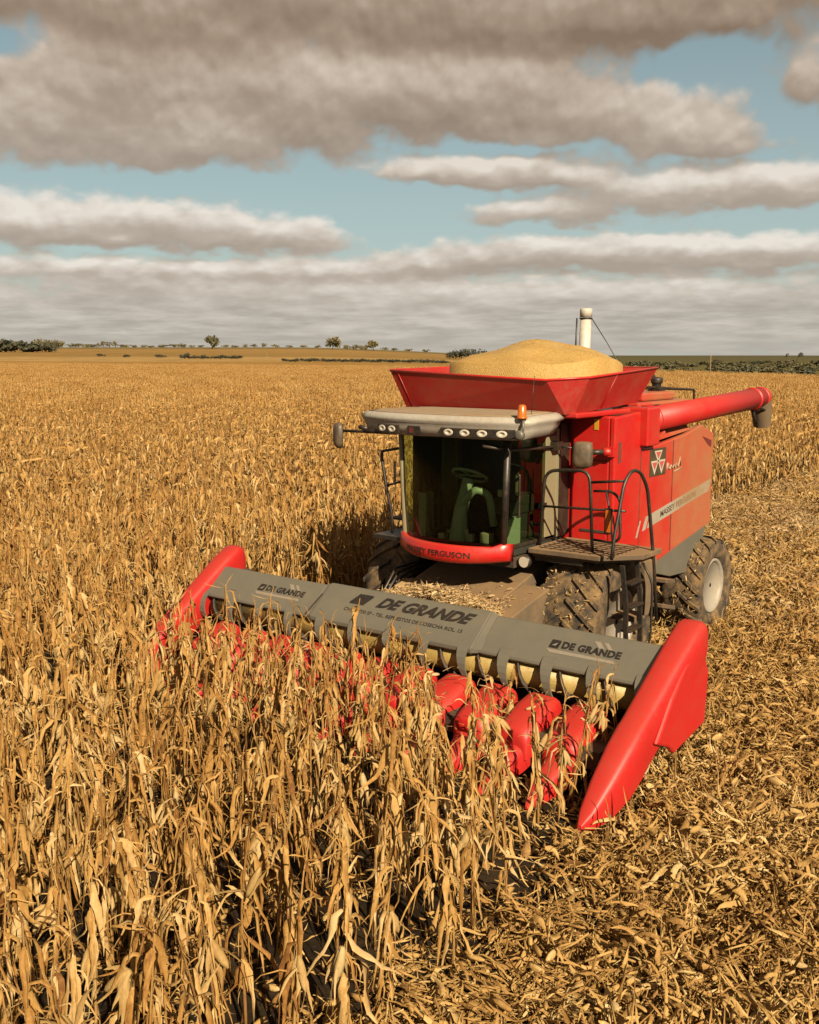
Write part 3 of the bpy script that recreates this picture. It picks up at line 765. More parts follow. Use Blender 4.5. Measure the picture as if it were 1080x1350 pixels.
for (a, b_, lamps) in ((.06, .98, (.17, .39, .61, .84)), (-.98, -.60, (-.89, -.71)), (-.44, -.26, ())):
    ro = part(recess(a, b_), "lamp_recess", BLACK, roof)
    for x in lamps:
        dx = .02; p = Vector(front_pt(x, 3.247, .012)); q_ = Vector(front_pt(x + dx, 3.247, .012)); tdir = (q_ - p).normalized(); nn = Vector((tdir.y, -tdir.x, 0))
        if nn.y > 0: nn = -nn
        lm = MB(); n_ = 18; e0 = []; e1 = []; e2 = []
        for i in range(n_):
            a_ = 2 * math.pi * i / n_
            e0.append(p + tdir * math.cos(a_) * .068 + Vector((0, 0, math.sin(a_) * .042)) + nn * .010)
            e1.append(p + tdir * math.cos(a_) * .060 + Vector((0, 0, math.sin(a_) * .036)) + nn * .016)
            e2.append(p + tdir * math.cos(a_) * .022 + Vector((0, 0, math.sin(a_) * .014)) + nn * .006)
        lm.loft([e0, e1, e2], True); part(lm, "work_lamp", LAMP, roof)
rd = MB(); rd.box(-.41, -.29, .515, .53, 3.215, 3.28); part(rd, "red_marker", paint("dark_red_marker", (.16, .03, .02), .4, .2), roof)
bc = MB(); bc.lathe([(0, .06), (.02, .06), (.025, .05), (.13, .048), (.155, .035), (.16, .005)], (1.07, .68, 3.43), (0, 0, 1), 18)
part(bc, "beacon", AMB, roof)
br = MB(); br.tube([(1.02, .72, 3.2), (1.11, .64, 3.3), (1.09, .68, 3.43)], .016, 8); br.lathe([(0, .05), (.06, .058), (.07, .03)], (1.10, .62, 3.25), (0, -1, 0), 12)
part(br, "beacon_bracket", GREY, roof)
an = MB(); an.tube([(1.0, 1.0, 3.44), (1.02, 1.02, 3.9)], .004, 4); part(an, "antenna", BLACK, roof)

# --- platform, rails, ladder
pf = MB(); pf.hexa([(.82, 1.30, 1.74), (1.72, 1.34, 1.74), (2.0, 1.8, 1.74), (2.0, 2.26, 1.74)], [(.82, 1.30, 1.83), (1.72, 1.34, 1.83), (2.0, 1.8, 1.83), (2.0, 2.26, 1.83)])
pf = MB(); pf.prism([(.82, 1.28), (1.75, 1.32), (2.12, 1.72), (2.12, 2.24), (.82, 2.24)], 'z', 1.77, 1.83)
pf.prism([(.84, 1.34), (1.70, 1.38), (2.06, 1.76), (2.06, 2.2), (.84, 2.2)], 'z', 1.73, 1.768)
plat = part(pf, "platform", TANPL, bevel=.008)
fd = MB()                                                              # fender over the front wheel
fd.box(1.0, 1.42, 2.25, 3.1, 1.93, 1.96)
fd.box(-1.5, -1.0, 1.5, 3.1, 1.93, 1.96)
parts(fd, "fender", DARK)
mk_ = MB()
for k in range(7): mk_.box(.9, 1.9, 1.40 + k * .11, 1.412 + k * .11, 1.83, 1.838)
for k in range(8): mk_.box(.95 + k * .13, .962 + k * .13, 1.36, 2.1, 1.8305, 1.836)
part(mk_, "grip_bar", BLACK, plat)
ra = MB(); r_ = .021
ra.tube(rounded([(.84, 1.52, 1.83), (.90, 1.52, 2.76), (1.50, 1.52, 2.80), (1.56, 1.52, 1.83)], .16, 6), r_, 8)
ra.tube([(.87, 1.52, 2.32), (1.53, 1.52, 2.34), (1.98, 1.5, 2.36)], .016, 6)
ra.tube(rounded([(1.53, 1.52, 2.66), (2.0, 1.44, 2.72)], .05), .018, 6)
ra.tube(rounded([(1.96, 1.22, 1.83), (1.97, 1.24, 2.05), (2.0, 1.40, 2.70), (2.02, 1.55, 2.84), (2.04, 1.74, 2.80), (2.06, 1.90, 2.6), (2.09, 2.08, 1.7), (2.10, 2.20, .95)], .14, 6), r_, 8)
part(ra, "handrail", BLACK, plat)
ga = MB()
ga.tube(rounded([(1.56, 1.52, 2.56), (1.80, 1.50, 2.58), (1.93, 1.46, 2.50), (1.96, 1.42, 2.05), (1.86, 1.46, 1.98), (1.58, 1.52, 1.98)], .12, 6), .017, 6)
ga.tube([(1.74, 1.48, 2.58), (1.80, 1.48, 2.30), (1.88, 1.44, 1.82)], .013, 6)
gate = part(ga, "gate", BLACK, plat)
rf_ = MB(); rf_.box(1.735, 1.835, 1.455, 1.475, 2.08, 2.38); part(rf_, "reflector_plate", BLACK, plat, .006)
rf2 = MB(); rf2.box(1.752, 1.818, 1.449, 1.4545, 2.10, 2.36); part(rf2, "amber_reflector", AMB, plat)
la = MB()
for y in (1.42, 1.80):
    la.prism([(1.97, 1.74), (2.03, 1.74), (2.09, 1.3), (2.11, .62), (2.05, .62), (2.03, 1.3)], 'y', y - .014, y + .014)
for z in (1.52, 1.24, .96, .68): la.box(2.0, 2.12, 1.434, 1.786, z - .014, z + .014)
ladder = part(la, "ladder", BLACK, bevel=.006)
lb = MB(); lb.tube(rounded([(2.08, 1.80, 1.72), (2.20, 1.82, 1.5), (2.20, 1.82, .8), (2.14, 1.80, .66)], .1), .014, 6)
parts(lb, "ladder_rail", BLACK, ladder)
sb = MB(); sb.box(1.5, 1.95, 1.9, 2.2, .95, 1.02); sb.hexa([(1.75, 2.6, 1.0), (2.0, 2.6, 1.0), (2.0, 3.0, .9), (1.75, 3.0, .9)], [(1.75, 2.6, 1.05), (2.0, 2.6, 1.05), (2.0, 3.0, .95), (1.75, 3.0, .95)])
sb.hexa([(1.3, 2.9, 1.25), (1.9, 2.9, 1.25), (1.9, 3.2, 1.2), (1.3, 3.2, 1.2)], [(1.3, 2.9, 1.30), (1.9, 2.9, 1.30), (1.9, 3.2, 1.25), (1.3, 3.2, 1.25)])
parts(sb, "step_plate", TANPL, ladder, .006)
vs = MB(); vs.prism([(1.86, 1.72), (2.2, 1.72), (2.2, 1.45), (2.02, 1.05), (1.92, 1.05)], 'x', 2.02, 2.08); part(vs, "side_guard", FEED, plat, .01)
# right-hand rail of the cab
rl_ = MB(); rl_.tube(rounded([(-.84, .98, 2.98), (-1.16, .92, 2.92), (-1.17, .92, 2.86), (-1.09, .92, 2.46), (-1.02, .95, 2.1), (-1.02, .95, 1.86)], .08), .02, 6)
rl_.tube([(-.82, .98, 2.56), (-1.09, .92, 2.48)], .016, 6); rl_.box(-1.3, -.82, .9, 1.9, 1.78, 1.83); rl_.box(-.86, -.84, .78, .81, 2.55, 2.82)
part(rl_, "side_rail", BLACK)

# --- mirrors
def mirror(cx, cy, cz, yawd, arm):
    mi_ = MB(); rings = []
    for (y, k) in ((-.06, .55), (-.045, .85), (-.01, 1.0), (.03, 1.0), (.045, .94)):
        ring = []
        for i in range(20):
            a = 2 * math.pi * i / 20; ca, sa = math.cos(a), math.sin(a)
            ring.append((.125 * k * math.copysign(abs(ca) ** .5, ca), y, .165 * k * math.copysign(abs(sa) ** .5, sa)))
        rings.append(ring)
    Rm = Matrix.Rotation(R(yawd), 3, 'Z')
    rings = [[Rm @ Vector(p) + Vector((cx, cy, cz)) for p in r__] for r__ in rings]
    mi_.loft(rings); mo = part(mi_, "mirror", MIRR)
    g_ = MB(); g_.add([Rm @ Vector((.11 * sx_, .047, .15 * sz_)) + Vector((cx, cy, cz)) for sx_, sz_ in ((-1, -1), (1, -1), (1, 1), (-1, 1))], [(0, 1, 2, 3)]); part(g_, "mirror_glass", MGL, mo)
    a_ = MB(); [a_.tube(p, rr_, 8) for p, rr_ in arm]; parts(a_, "mirror_arm", BLACK, mo)
    return mo
m1 = mirror(1.17, 1.95, 2.93, 20, [([(1.24, 2.02, 2.96), (1.36, 2.16, 2.96)], .035), ([(.80, 1.9, 3.04), (1.08, 1.93, 3.0)], .012)])
bk_ = MB(); bk_.lathe([(0, .05), (.12, .06)], (1.35, 2.14, 2.96), (.5, .8, 0), 8); bk_.box(1.36, 1.46, 2.18, 2.266, 2.90, 3.02); part(bk_, "mirror_bracket", RED, m1)
ca_ = MB(); ca_.box(.78, .90, 1.80, 1.95, 2.98, 3.08); ca_.tube([(.60, .60, 3.10), (.80, .9, 3.04), (.84, 1.84, 3.02)], .02, 6); part(ca_, "grab_bar", BLACK, cab)
mirror(-1.64, .62, 3.12, -40, [([(-.82, .78, 3.17), (-1.1, .70, 3.18), (-1.6, .64, 3.18)], .018), ([(-.9, .74, 3.19), (-1.25, .68, 3.19)], .03), ([(-1.6, .64, 3.18), (-1.63, .62, 3.12)], .02), ([(-1.2, .68, 3.22), (-1.32, .67, 3.24)], .03)])

# --- feeder house
fh = MB()
fh.hexa([(-.72, .28, .42), (.72, .28, .42), (.72, 2.0, 1.0), (-.72, 2.0, 1.0)], [(-.72, .28, 1.10), (.72, .28, 1.10), (.72, 2.0, 1.56), (-.72, 2.0, 1.56)])
feeder = part(fh, "feeder_house", FEED, bevel=.015)
fs = MB(); fs.hexa([(.72, .45, .55), (1.10, .45, .55), (1.10, 1.35, .75), (.72, 1.35, .75)], [(.722, .45, 1.16), (1.10, .45, 1.16), (1.10, 1.35, 1.36), (.722, 1.35, 1.36)])
part(fs, "drive_shield", FEED, feeder, .015)
fy = MB(); fy.box(1.101, 1.106, .55, .68, .98, 1.10); fy.box(1.0, 1.07, .444, .449, 1.02, 1.10); parts(fy, "yellow_sticker", YLAB, feeder)
hs = MB()
for k in range(4): hs.tube([(-.78 - k * .05, .5, 1.0), (-.85 - k * .05, 1.0, 1.25 + .05 * k), (-.75, 1.7, 1.5)], .018, 6)
for k in range(3): hs.tube([(.9 + k * .1, .9, .8), (1.0 + .1 * k, 1.25, .7 + .1 * k), (.8, 1.8, 1.2)], .018, 6)
parts(hs, "hydraulic_hose", BLACK, feeder)

# --- corn header
header = part_empty("corn_header")
HW = 3.20
bk = MB(); bk.prism([(.02, 1.28), (.06, 1.28), (.22, .95), (.22, .42), (.05, .38), (-.1, .42), (-.1, .46), (.1, .5), (.14, .9)], 'x', -HW, HW)
bk.box(-HW, HW, .18, .36, .45, .65); bk.box(-HW, HW, -.45, .1, .38, .44)
for x in np.arange(-2.86, 2.9, .52): bk.box(x - .13, x + .13, -1.0, -.35, .30, .48)
part(bk, "header_frame", DARK, header)
def hood(x0, x1, dz, name, ext=0.0):
    m_ = MB(); e = ext
    prof = [(.055, 1.235), (.04, 1.30), (.0, 1.31), (-.02, 1.30), (-.375, 1.012), (-.385, .985), (-.36, .96), (-.355, 1.0), (-.03, 1.275), (.02, 1.28)]
    m_.prism([(y - e, z + e * 1.1) for y, z in prof], 'x', x0, x1)
    return part(m_, name, GREY, header, .006)
hood(-HW, -1.30, 0, "hood_panel"); hood(1.22, HW, 0, "hood_panel")
hc = MB()
prof = [(.06, 1.26), (.05, 1.335), (-.0, 1.345), (-.03, 1.33), (-.27, 1.135), (-.375, 1.05), (-.41, 1.01), (-.41, .965), (-.375, .94), (-.37, 1.0), (-.02, 1.29), (.02, 1.29)]
hc.prism(prof, 'x', -1.22, 1.14); hcentre = part(hc, "hood_panel", GREY, header, .008)
hn = MB()
hn.hexa([(1.14, -.41, .965), (1.24, -.37, .975), (1.24, .05, 1.25), (1.14, .05, 1.26)], [(1.14, -.40, 1.02), (1.24, -.372, 1.018), (1.24, .02, 1.312), (1.14, .02, 1.34)])
hn.hexa([(-1.32, -.37, .975), (-1.22, -.41, .965), (-1.22, .05, 1.26), (-1.32, .05, 1.25)], [(-1.32, -.372, 1.018), (-1.22, -.40, 1.02), (-1.22, .02, 1.34), (-1.32, .02, 1.312)])
parts(hn, "hood_joint", GREY, header, .004)
gp = MB(); gp.hexa([(-1.335, -.376, 1.0), (-1.315, -.376, 1.0), (-1.255, -.12, 1.215), (-1.275, -.12, 1.215)], [(-1.335, -.386, 1.012), (-1.315, -.386, 1.012), (-1.255, -.13, 1.227), (-1.275, -.13, 1.227)])
part(gp, "hood_gap", BLACK, header)
# lettering lies on the sloping hood
HS0 = Vector((0, -.02, 1.30)); HD = (Vector((0, -.375, 1.012)) - HS0).normalized(); HNn = Vector((0, HD.z, -HD.y)); HNn = HNn if HNn.z > 0 else -HNn
def on_hood(cx, s0, o=.004): return lambda u, v: tuple(HS0 + Vector((cx + u, 0, 0)) + HD * (s0 - v) + HNn * o)
CS0 = Vector((0, -.03, 1.33)); CD = (Vector((0, -.375, 1.05)) - CS0).normalized(); CN = Vector((0, CD.z, -CD.y)); CN = CN if CN.z > 0 else -CN
def on_centre(cx, s0, o=.004): return lambda u, v: tuple(CS0 + Vector((cx + u, 0, 0)) + CD * (s0 - v) + CN * o)
def logo_square(mb, fn, w, h, sh=.35):
    p = lambda u, v: fn(u + v * sh, v)
    # dark rounded square with a pale hooked mark left open in it
    outer = [(-w, -h * .8), (-w * .85, -h), (w, -h), (w, h * .75), (w * .8, h), (-w, h)]
    mb.add([p(*q_) for q_ in outer], [tuple(range(len(outer)))])
for cx in (2.38, -1.93):
    lm = MB(); lettering(lm, "DE GRANDE", .115, on_hood(cx + .07, .20), width=.66, spacing=1.05, bold=.05)
    logo_square(lm, on_hood(cx - .34, .20), .055, .052, .1); part(lm, "hood_lettering", INK, header)
    lq = MB(); fnn = on_hood(cx - .34, .20, .0065); lq.add([fnn(*q_) for q_ in ((-.03, -.022), (.012, -.022), (.03, .02), (.0, .0))], [(0, 1, 2, 3)])
    fn2 = on_hood(cx + .16, .125, .003)
    lq.add([fn2(*q_) for q_ in ((-.02, -.03), (.05, -.03), (-.03, .05), (-.10, .05))], [(0, 1, 2, 3)]); lq.add([fn2(*q_) for q_ in ((.09, -.03), (.14, -.03), (.06, .05), (.01, .05))], [(0, 1, 2, 3)])
    fn3 = on_hood(cx + .0, .285, .003); lq.add([fn3(*q_) for q_ in ((-.42, .015), (.35, .015), (.38, -.02), (-.36, -.025))], [(0, 1, 2, 3)])
    part(lq, "pale_swoosh", paint("pale_grey_decal" , (.33, .30, .25), .5, .35, up=.2), header)
lm = MB(); lettering(lm, "DE GRANDE", .20, on_centre(.27, .135), shear=.5, width=1.38, spacing=1.0, bold=.05)
logo_square(lm, on_centre(-.62, .135), .115, .078, .6)
part(lm, "hood_lettering", INK, header)
sl_ = MB(); lettering(sl_, "CNO. 5700 SF - TEL. REPUESTOS DE COSECHA ROL. 15", .066, on_centre(.07, .305, .004), width=1.72, spacing=1.0)
part(sl_, "small_lettering", INK, header)
# cross auger: yellow tube with grey flighting
ay = -.215; az_ = .82
ab = MB(); ab.lathe([(-3.08, .155), (3.08, .155)], (0, ay, az_), (1, 0, 0), 24); caug = part(ab, "cross_auger", YEL, header)
fg = MB(); steps = 14
for s in (-1, 1):
    P1 = []; P2 = []; n_t = int(6 * steps)
    for k in range(n_t + 1):
        u = k / steps; x = s * (.10 + u * .50); a = s * 2 * math.pi * u + 1.2
        cy, cz = math.cos(a), math.sin(a)
        P1.append((x, ay + cy * .15, az_ + cz * .15)); P2.append((x, ay + cy * .205, az_ + cz * .205))
    P3 = [(x + .012, y, z) for x, y, z in P2]; P4 = [(x + .012, y, z) for x, y, z in P1]
    N_ = len(P1); fg.add(P1 + P2 + P3 + P4, [(r_ * N_ + k, r_ * N_ + k + 1, ((r_ + 1) % 4) * N_ + k + 1, ((r_ + 1) % 4) * N_ + k) for r_ in range(4) for k in range(N_ - 1)], True)
part(fg, "auger_flight", DARK, header)
tr_ = MB()                                                             # curved strippers between hood and auger
for k in range(-6, 7):
    x = k * .52 - .10
    rings = []
    for q_ in np.linspace(0, 1, 10):
        a = .15 + 2.25 * q_; w = .15 * (1 - q_) ** .7 + .012; xs_ = x + .20 * q_ ** 1.5
        pr = lambda rr: (ay - math.sin(a) * rr, az_ + math.cos(a) * rr * .92)
        (y0, z0), (y1, z1) = pr(.272), pr(.290)
        rings.append([(xs_, y0, z0), (xs_ + w, y0, z0), (xs_ + w, y1, z1), (xs_, y1, z1)])
    tr_.loft(rings, smooth=False)
parts(tr_, "stripper_plate", GREY, header)
# row snouts: a rounded cover behind, a pointed nose ahead
def snout_rings(x, secs, lean=0.0):
    rings = []
    for (y, zt, hw, zb) in secs:
        k = min(1.0, (zt - zb) / .22) * min(1.0, hw / .15)          # pressed section: flat crowned top, folded shoulders, upright flanks
        rings.append([(x + u * hw if abs(u) == 1 else x + math.copysign(hw - v_ * k, u), y, z_) for u, v_, z_ in (
            (1, 0, zb), (1, 0, zt - .075 * k), (.9, .018, zt - .034 * k), (.8, .060, zt - .008 * k), (.5, hw / max(k, .01) * .55, zt + .004 * k), (-.5, hw / max(k, .01) * .55, zt + .004 * k), (-.8, .060, zt - .008 * k), (-.9, .018, zt - .034 * k), (-1, 0, zt - .075 * k), (-1, 0, zb))])
    return rings
def snout(k):
    x = k * .52
    rng = random.Random(k + 50)
    tz = rng.uniform(-.025, .025)
    s_ = MB(); s_.loft(snout_rings(x, [(-.42, .63, .175, .40), (-.44, .69, .200, .38), (-.47, .715, .208, .37), (-.70, .665 + tz * .4, .204, .33), (-.98, .565 + tz * .4, .188, .27), (-1.06, .530, .178, .25), (-1.085, .50, .165, .25), (-1.095, .44, .13, .26)]))
    so_ = part(s_, "row_snout", REDP, header); so_.data.set_sharp_from_angle(angle=R(38))
    n_ = MB(); n_.loft(snout_rings(x, [(-.95, .40, .150, .16), (-1.08, .385, .146, .13), (-1.30, .285, .104, .08), (-1.52, .165, .055, .055), (-1.62, .105, .026, .05), (-1.65, .085, .010, .06)]))
    part(n_, "nose", REDP, header).data.set_sharp_from_angle(angle=R(38))
for k in range(-5, 6): snout(k)
# end dividers: a broad rounded shell running up over the hood's end, and a flat outer wing
def divider(s):
    secs = [  # y, x centre, half width, top, bottom
        (-1.72, 3.18, .022, .10, .045), (-1.62, 3.19, .075, .20, .04), (-1.40, 3.215, .120, .42, .07), (-1.12, 3.24, .148, .66, .19), (-.90, 3.25, .156, .80, .32),
        (-.87, 3.25, .150, .815, .34), (-.58, 3.27, .154, 1.01, .54), (-.25, 3.285, .155, 1.23, .77), (.05, 3.30, .165, 1.42, .96), (.24, 3.305, .162, 1.52, 1.06), (.32, 3.31, .155, 1.535, 1.1), (.37, 3.31, .145, 1.51, 1.14), (.40, 3.31, .13, 1.44, 1.18)]
    rings = []
    for (y, xc, hw, zt, zb) in secs:
        ring = []
        for a in np.linspace(0, math.pi, 15):
            ca, sa = math.cos(a), math.sin(a)
            ring.append((s * (xc + hw * math.copysign(abs(ca) ** .42, ca)), y, zb + (zt - zb) * (.30 + .70 * sa ** .42) if 0 < sa > 1e-6 else zb + (zt - zb) * .30))
        ring.append((s * (xc - hw * .9), y, zb)); ring.append((s * (xc + hw * .9), y, zb))
        rings.append(ring if s > 0 else ring[::-1])
    d_ = MB(); d_.loft(rings); part(d_, "end_divider", REDP, header).data.set_sharp_from_angle(angle=R(40))
    w_ = MB(); xa, xb = sorted((s * 3.40, s * 3.455))
    w_.prism([(.05, 1.27), (.33, 1.18), (.44, 1.0), (.39, .48), (-.36, .38), (-.48, .48), (-.78, .60), (-.45, .95), (-.15, 1.2)], 'x', xa, xb)
    part(w_, "divider_wing", REDP, header, .03)
    c_ = MB(); xa, xb = sorted((s * 3.05, s * 3.38)); c_.box(xa, xb, .18, .40, .4, 1.22); part(c_, "end_housing", DARK, header, .02)
divider(1); divider(-1)

# --- grain heap and trash lying on the machine
def heap():
    mb = MB(); nr, na = 26, 72; v = []; rng = np.random.default_rng(4)
    cx, cy = .16, 2.50
    for i in range(nr + 1):
        u = i / nr
        for k in range(na):
            a = 2 * math.pi * k / na; ca, sa = math.cos(a), math.sin(a)
            e = (abs(ca) ** 3 + abs(sa) ** 3) ** (-1 / 3)
            x = cx + 1.13 * u * e * ca * .93; y = cy + 1.02 * u * e * sa * .93
            rr_ = math.hypot((x - .20) / 1.24, (y - 2.45) / 1.12)
            z = 4.335 - .46 * (math.sqrt(rr_ ** 2 + .09) - .30) - .06 * max(0, rr_ - .75) + .022 * math.sin(2.3 * x + 1.7 * y + 1) + .012 * math.sin(7 * x + 3 * y) + .01 * math.sin(11 * y - 4 * x) + rng.normal(0, .004)
            v.append((x, y, z - 0))
    f = [(i * na + k, i * na + (k + 1) % na, (i + 1) * na + (k + 1) % na, (i + 1) * na + k) for i in range(nr) for k in range(na)]
    lowest = [(p[0], p[1], 3.6) for p in v[-na:]]; o = len(v); v += lowest
    f += [(nr * na + k, nr * na + (k + 1) % na, o + (k + 1) % na, o + k) for k in range(na)]
    mb.add([(p[0], p[1] - 2.45, p[2] - 3.5) for p in v], f, True)
    m, t, b = mat("corn_grain")
    pos = t.node('ShaderNodeNewGeometry').outputs['Position']
    vo = t.node('ShaderNodeTexVoronoi'); vo.inputs['Scale'].default_value = 85; t.put(vo.inputs['Vector'], pos)
    n = t.noise(pos, 3, 4)
    c = t.mix(t.sep(vo.outputs['Color'])[0], kc((0.50, 0.27, 0.055)), kc((0.70, 0.45, 0.13)))
    c = t.mix(t.smooth(n, .4, .7, 0, .5), c, kc((0.66, 0.44, 0.16))); t.put(b.inputs['Base Color'], c); b.inputs['Roughness'].default_value = .6
    bp = t.node('ShaderNodeBump'); bp.inputs['Strength'].default_value = .7; bp.inputs['Distance'].default_value = .01
    t.put(bp.inputs['Height'], t.math('SUBTRACT', 1.0, vo.outputs['Distance'])); t.L.new(bp.outputs[0], b.inputs['Normal'])
    o = mb.obj("grain_heap", m, loc=(0, 2.45, 3.5))
    tag(o, "golden heap of corn grain mounded above the rim of the red tank", "grain heap")
heap()
# ------------------------------------------------------------------ dry leaves, corn plants, litter
def ribbon(mb, p, az, pitch, length, width, segs, rng, droop, curl, vfold=True, floor=None, twist=0.0, crk=0.12):
    """a dry leaf: starts at p heading (az, pitch), bends down by droop, sways by curl, folded along its midrib"""
    p = Vector(p); step = length / segs; L = []; Mi = []; Rr = []
    tw = rng.uniform(-.5, .5); dtw = twist * rng.uniform(-1, 1) / segs
    for i in range(segs + 1):
        u = i / segs
        d = Vector((math.cos(az) * math.cos(pitch), math.sin(az) * math.cos(pitch), math.sin(pitch)))
        side = Vector((-math.sin(az), math.cos(az), 0)); nn = side.cross(d)
        sv = side * math.cos(tw) + nn * math.sin(tw); fv = nn * math.cos(tw) - side * math.sin(tw)
        w = width * (0.45 + 0.55 * min(1, u * 4)) * (1 - u ** 1.7) ** .9 * .5 + .001
        w *= rng.uniform(.6, 1.2)
        L.append(p + sv * w + fv * w * .7); Mi.append(p.copy()); Rr.append(p - sv * w + fv * w * .7)
        p = p + d * step
        if floor is not None and p.z < floor: p.z = floor + rng.uniform(0, .01); pitch = max(pitch, -.1)
        pitch = max(-1.52, min(1.5, pitch - droop(u) / segs + rng.gauss(0, crk))); az += rng.uniform(-curl, curl); tw += dtw + rng.uniform(-.12, .12)
    n = segs + 1
    if vfold:
        mb.add(L + Mi + Rr, [(k * n + i, k * n + i + 1, (k + 1) * n + i + 1, (k + 1) * n + i) for k in range(2) for i in range(segs)], True, mb.ct)
    else:
        mb.add(L + Rr, [(i, i + 1, n + i + 1, n + i) for i in range(segs)], True, mb.ct)


def spindle(mb, p, d, length, rad, rng, tint, n=7, m_=6):
    p = Vector(p); d = Vector(d).normalized(); x = d.orthogonal().normalized(); y = d.cross(x); rings = []
    for i in range(m_):
        u = i / (m_ - 1); r = rad * (math.sin(math.pi * (0.10 + 0.82 * u)) ** .7) * (1.0 if u < .95 else .5)
        c = p + d * length * u
        rings.append([c + (x * math.cos(2 * math.pi * k / n) + y * math.sin(2 * math.pi * k / n)) * r * rng.uniform(.88, 1.12) for k in range(n)])
    mb.loft(rings, True, True, True, tint)


def corn_plant(seed, lod=0):
    """three meshes: stalk, leaves, ear"""
    rng = random.Random(seed)
    H = rng.uniform(1.30, 1.66); S = MB(); Lf = MB(); E = MB()
    leanx, leany = rng.gauss(0, .07), rng.gauss(0, .07)
    broken = rng.random() < .3
    def at(z): u = z / H; return Vector((leanx * u * u * H + .02 * math.sin(5 * u + seed), leany * u * u * H + .02 * math.cos(4 * u + seed), z))
    zs = np.linspace(0, H, 8 if lod == 0 else 4)
    S.ct = rng.random()
    S.tube([at(z) for z in zs], [.0125 * (1 - .62 * z / H) for z in zs], 5 if lod == 0 else 3, S.ct)
    # tassel
    if not broken:
        for k in range(rng.randint(2, 5) if lod == 0 else 2):
            a = rng.uniform(0, 6.28); Lf.ct = rng.uniform(.1, .5)
            ribbon(Lf, at(H * .985), a, rng.uniform(.5, 1.4), rng.uniform(.10, .24), .008, 3, rng, lambda u: 1.0, .2, False)
    near_ = lod == 0
    sg = 9 if near_ else 4; wk = 1.0 if near_ else 1.5
    nl = rng.randint(13, 17) if near_ else 9
    az0 = rng.uniform(0, 6.28)
    for k in range(nl):
        u = (k + .6) / nl; z = H * (.17 + .83 * u) + rng.uniform(-.04, .04)
        a = az0 + (k % 2) * math.pi + rng.gauss(0, .7)
        big = 1.0 - .5 * abs(u - .45) * 2
        ln = min(rng.uniform(.30, .66) * (.6 + .5 * big), z * 1.02); wd = rng.uniform(.026, .066) * (.65 + .4 * big) * wk
        Lf.ct = min(1, max(0, rng.gauss(.52, .30)))
        kind = rng.random()
        if kind < .68:      # collapsed, hanging down beside the stalk
            ribbon(Lf, at(z), a, rng.uniform(-.9, .5), ln, wd, sg, rng, lambda q: 9.0 if q < .22 else rng.uniform(-1.2, 1.0), .34, near_, .012, 3.2, .20)
        elif kind < .80:    # splayed outwards and down
            ribbon(Lf, at(z), a, rng.uniform(-1.1, -.3), ln * .85, wd, sg, rng, lambda q: rng.uniform(-.8, 2.0), .26, near_, .012, 2.6, .18)
        else:               # short broken piece sticking out
            ribbon(Lf, at(z), a, rng.uniform(.0, 1.1), ln * .5, wd * .7, max(3, sg - 3), rng, lambda q: rng.uniform(0, 4), .35, near_, .012, 2.5, .25)
        if near_:
            for q_ in range(rng.randint(0, 2)):   # torn shreds
                Lf.ct = min(1, max(0, rng.gauss(.62, .25)))
                ribbon(Lf, at(z + rng.uniform(-.05, .05)), a + rng.gauss(0, .8), rng.uniform(-1.1, .7), rng.uniform(.10, .32), rng.uniform(.006, .016), 5, rng, lambda q: rng.uniform(-1, 5), .45, False, .012, 2.0, .25)
            if rng.random() < .5:   # sheath wrapped round the stalk
                Lf.ct = min(1, max(0, rng.gauss(.45, .2)))
                ribbon(Lf, at(z) + Vector((math.cos(a) * .012, math.sin(a) * .012, 0)), a, -1.4, rng.uniform(.12, .22), .042, 4, rng, lambda q: .1, .1, True, .012)
    for e in range(1):
        z = H * rng.uniform(.50, .68); a = az0 + rng.uniform(0, 6.28)
        pt = rng.choice((-1.45, -1.35, -1.25, -1.1, -.8, 1.1)); d = Vector((math.cos(a) * math.cos(pt), math.sin(a) * math.cos(pt), math.sin(pt)))
        p = at(z) + Vector((math.cos(a), math.sin(a), 0)) * .03
        tint = rng.uniform(.25, .9); ln = rng.uniform(.17, .24)
        spindle(E, p, d, ln, rng.uniform(.024, .034), rng, tint, 7 if lod == 0 else 5, 7 if lod == 0 else 4)
        for k in range(9 if lod == 0 else 3):
            E.ct = min(1, max(0, tint + rng.uniform(-.3, .2))); aa = rng.uniform(0, 6.28)
            o_ = Vector((math.cos(aa), math.sin(aa), 0)) * .016
            ribbon(E, p + d * ln * rng.uniform(-.05, .35) + o_, aa, max(-1.45, min(1.2, pt + rng.gauss(0, .30))), rng.uniform(.14, .32), rng.uniform(.022, .050), 6 if lod == 0 else 3, rng, lambda q: rng.uniform(0, 1.6), .22, lod == 0, .012, 1.2, .14)
    return S, Lf, E


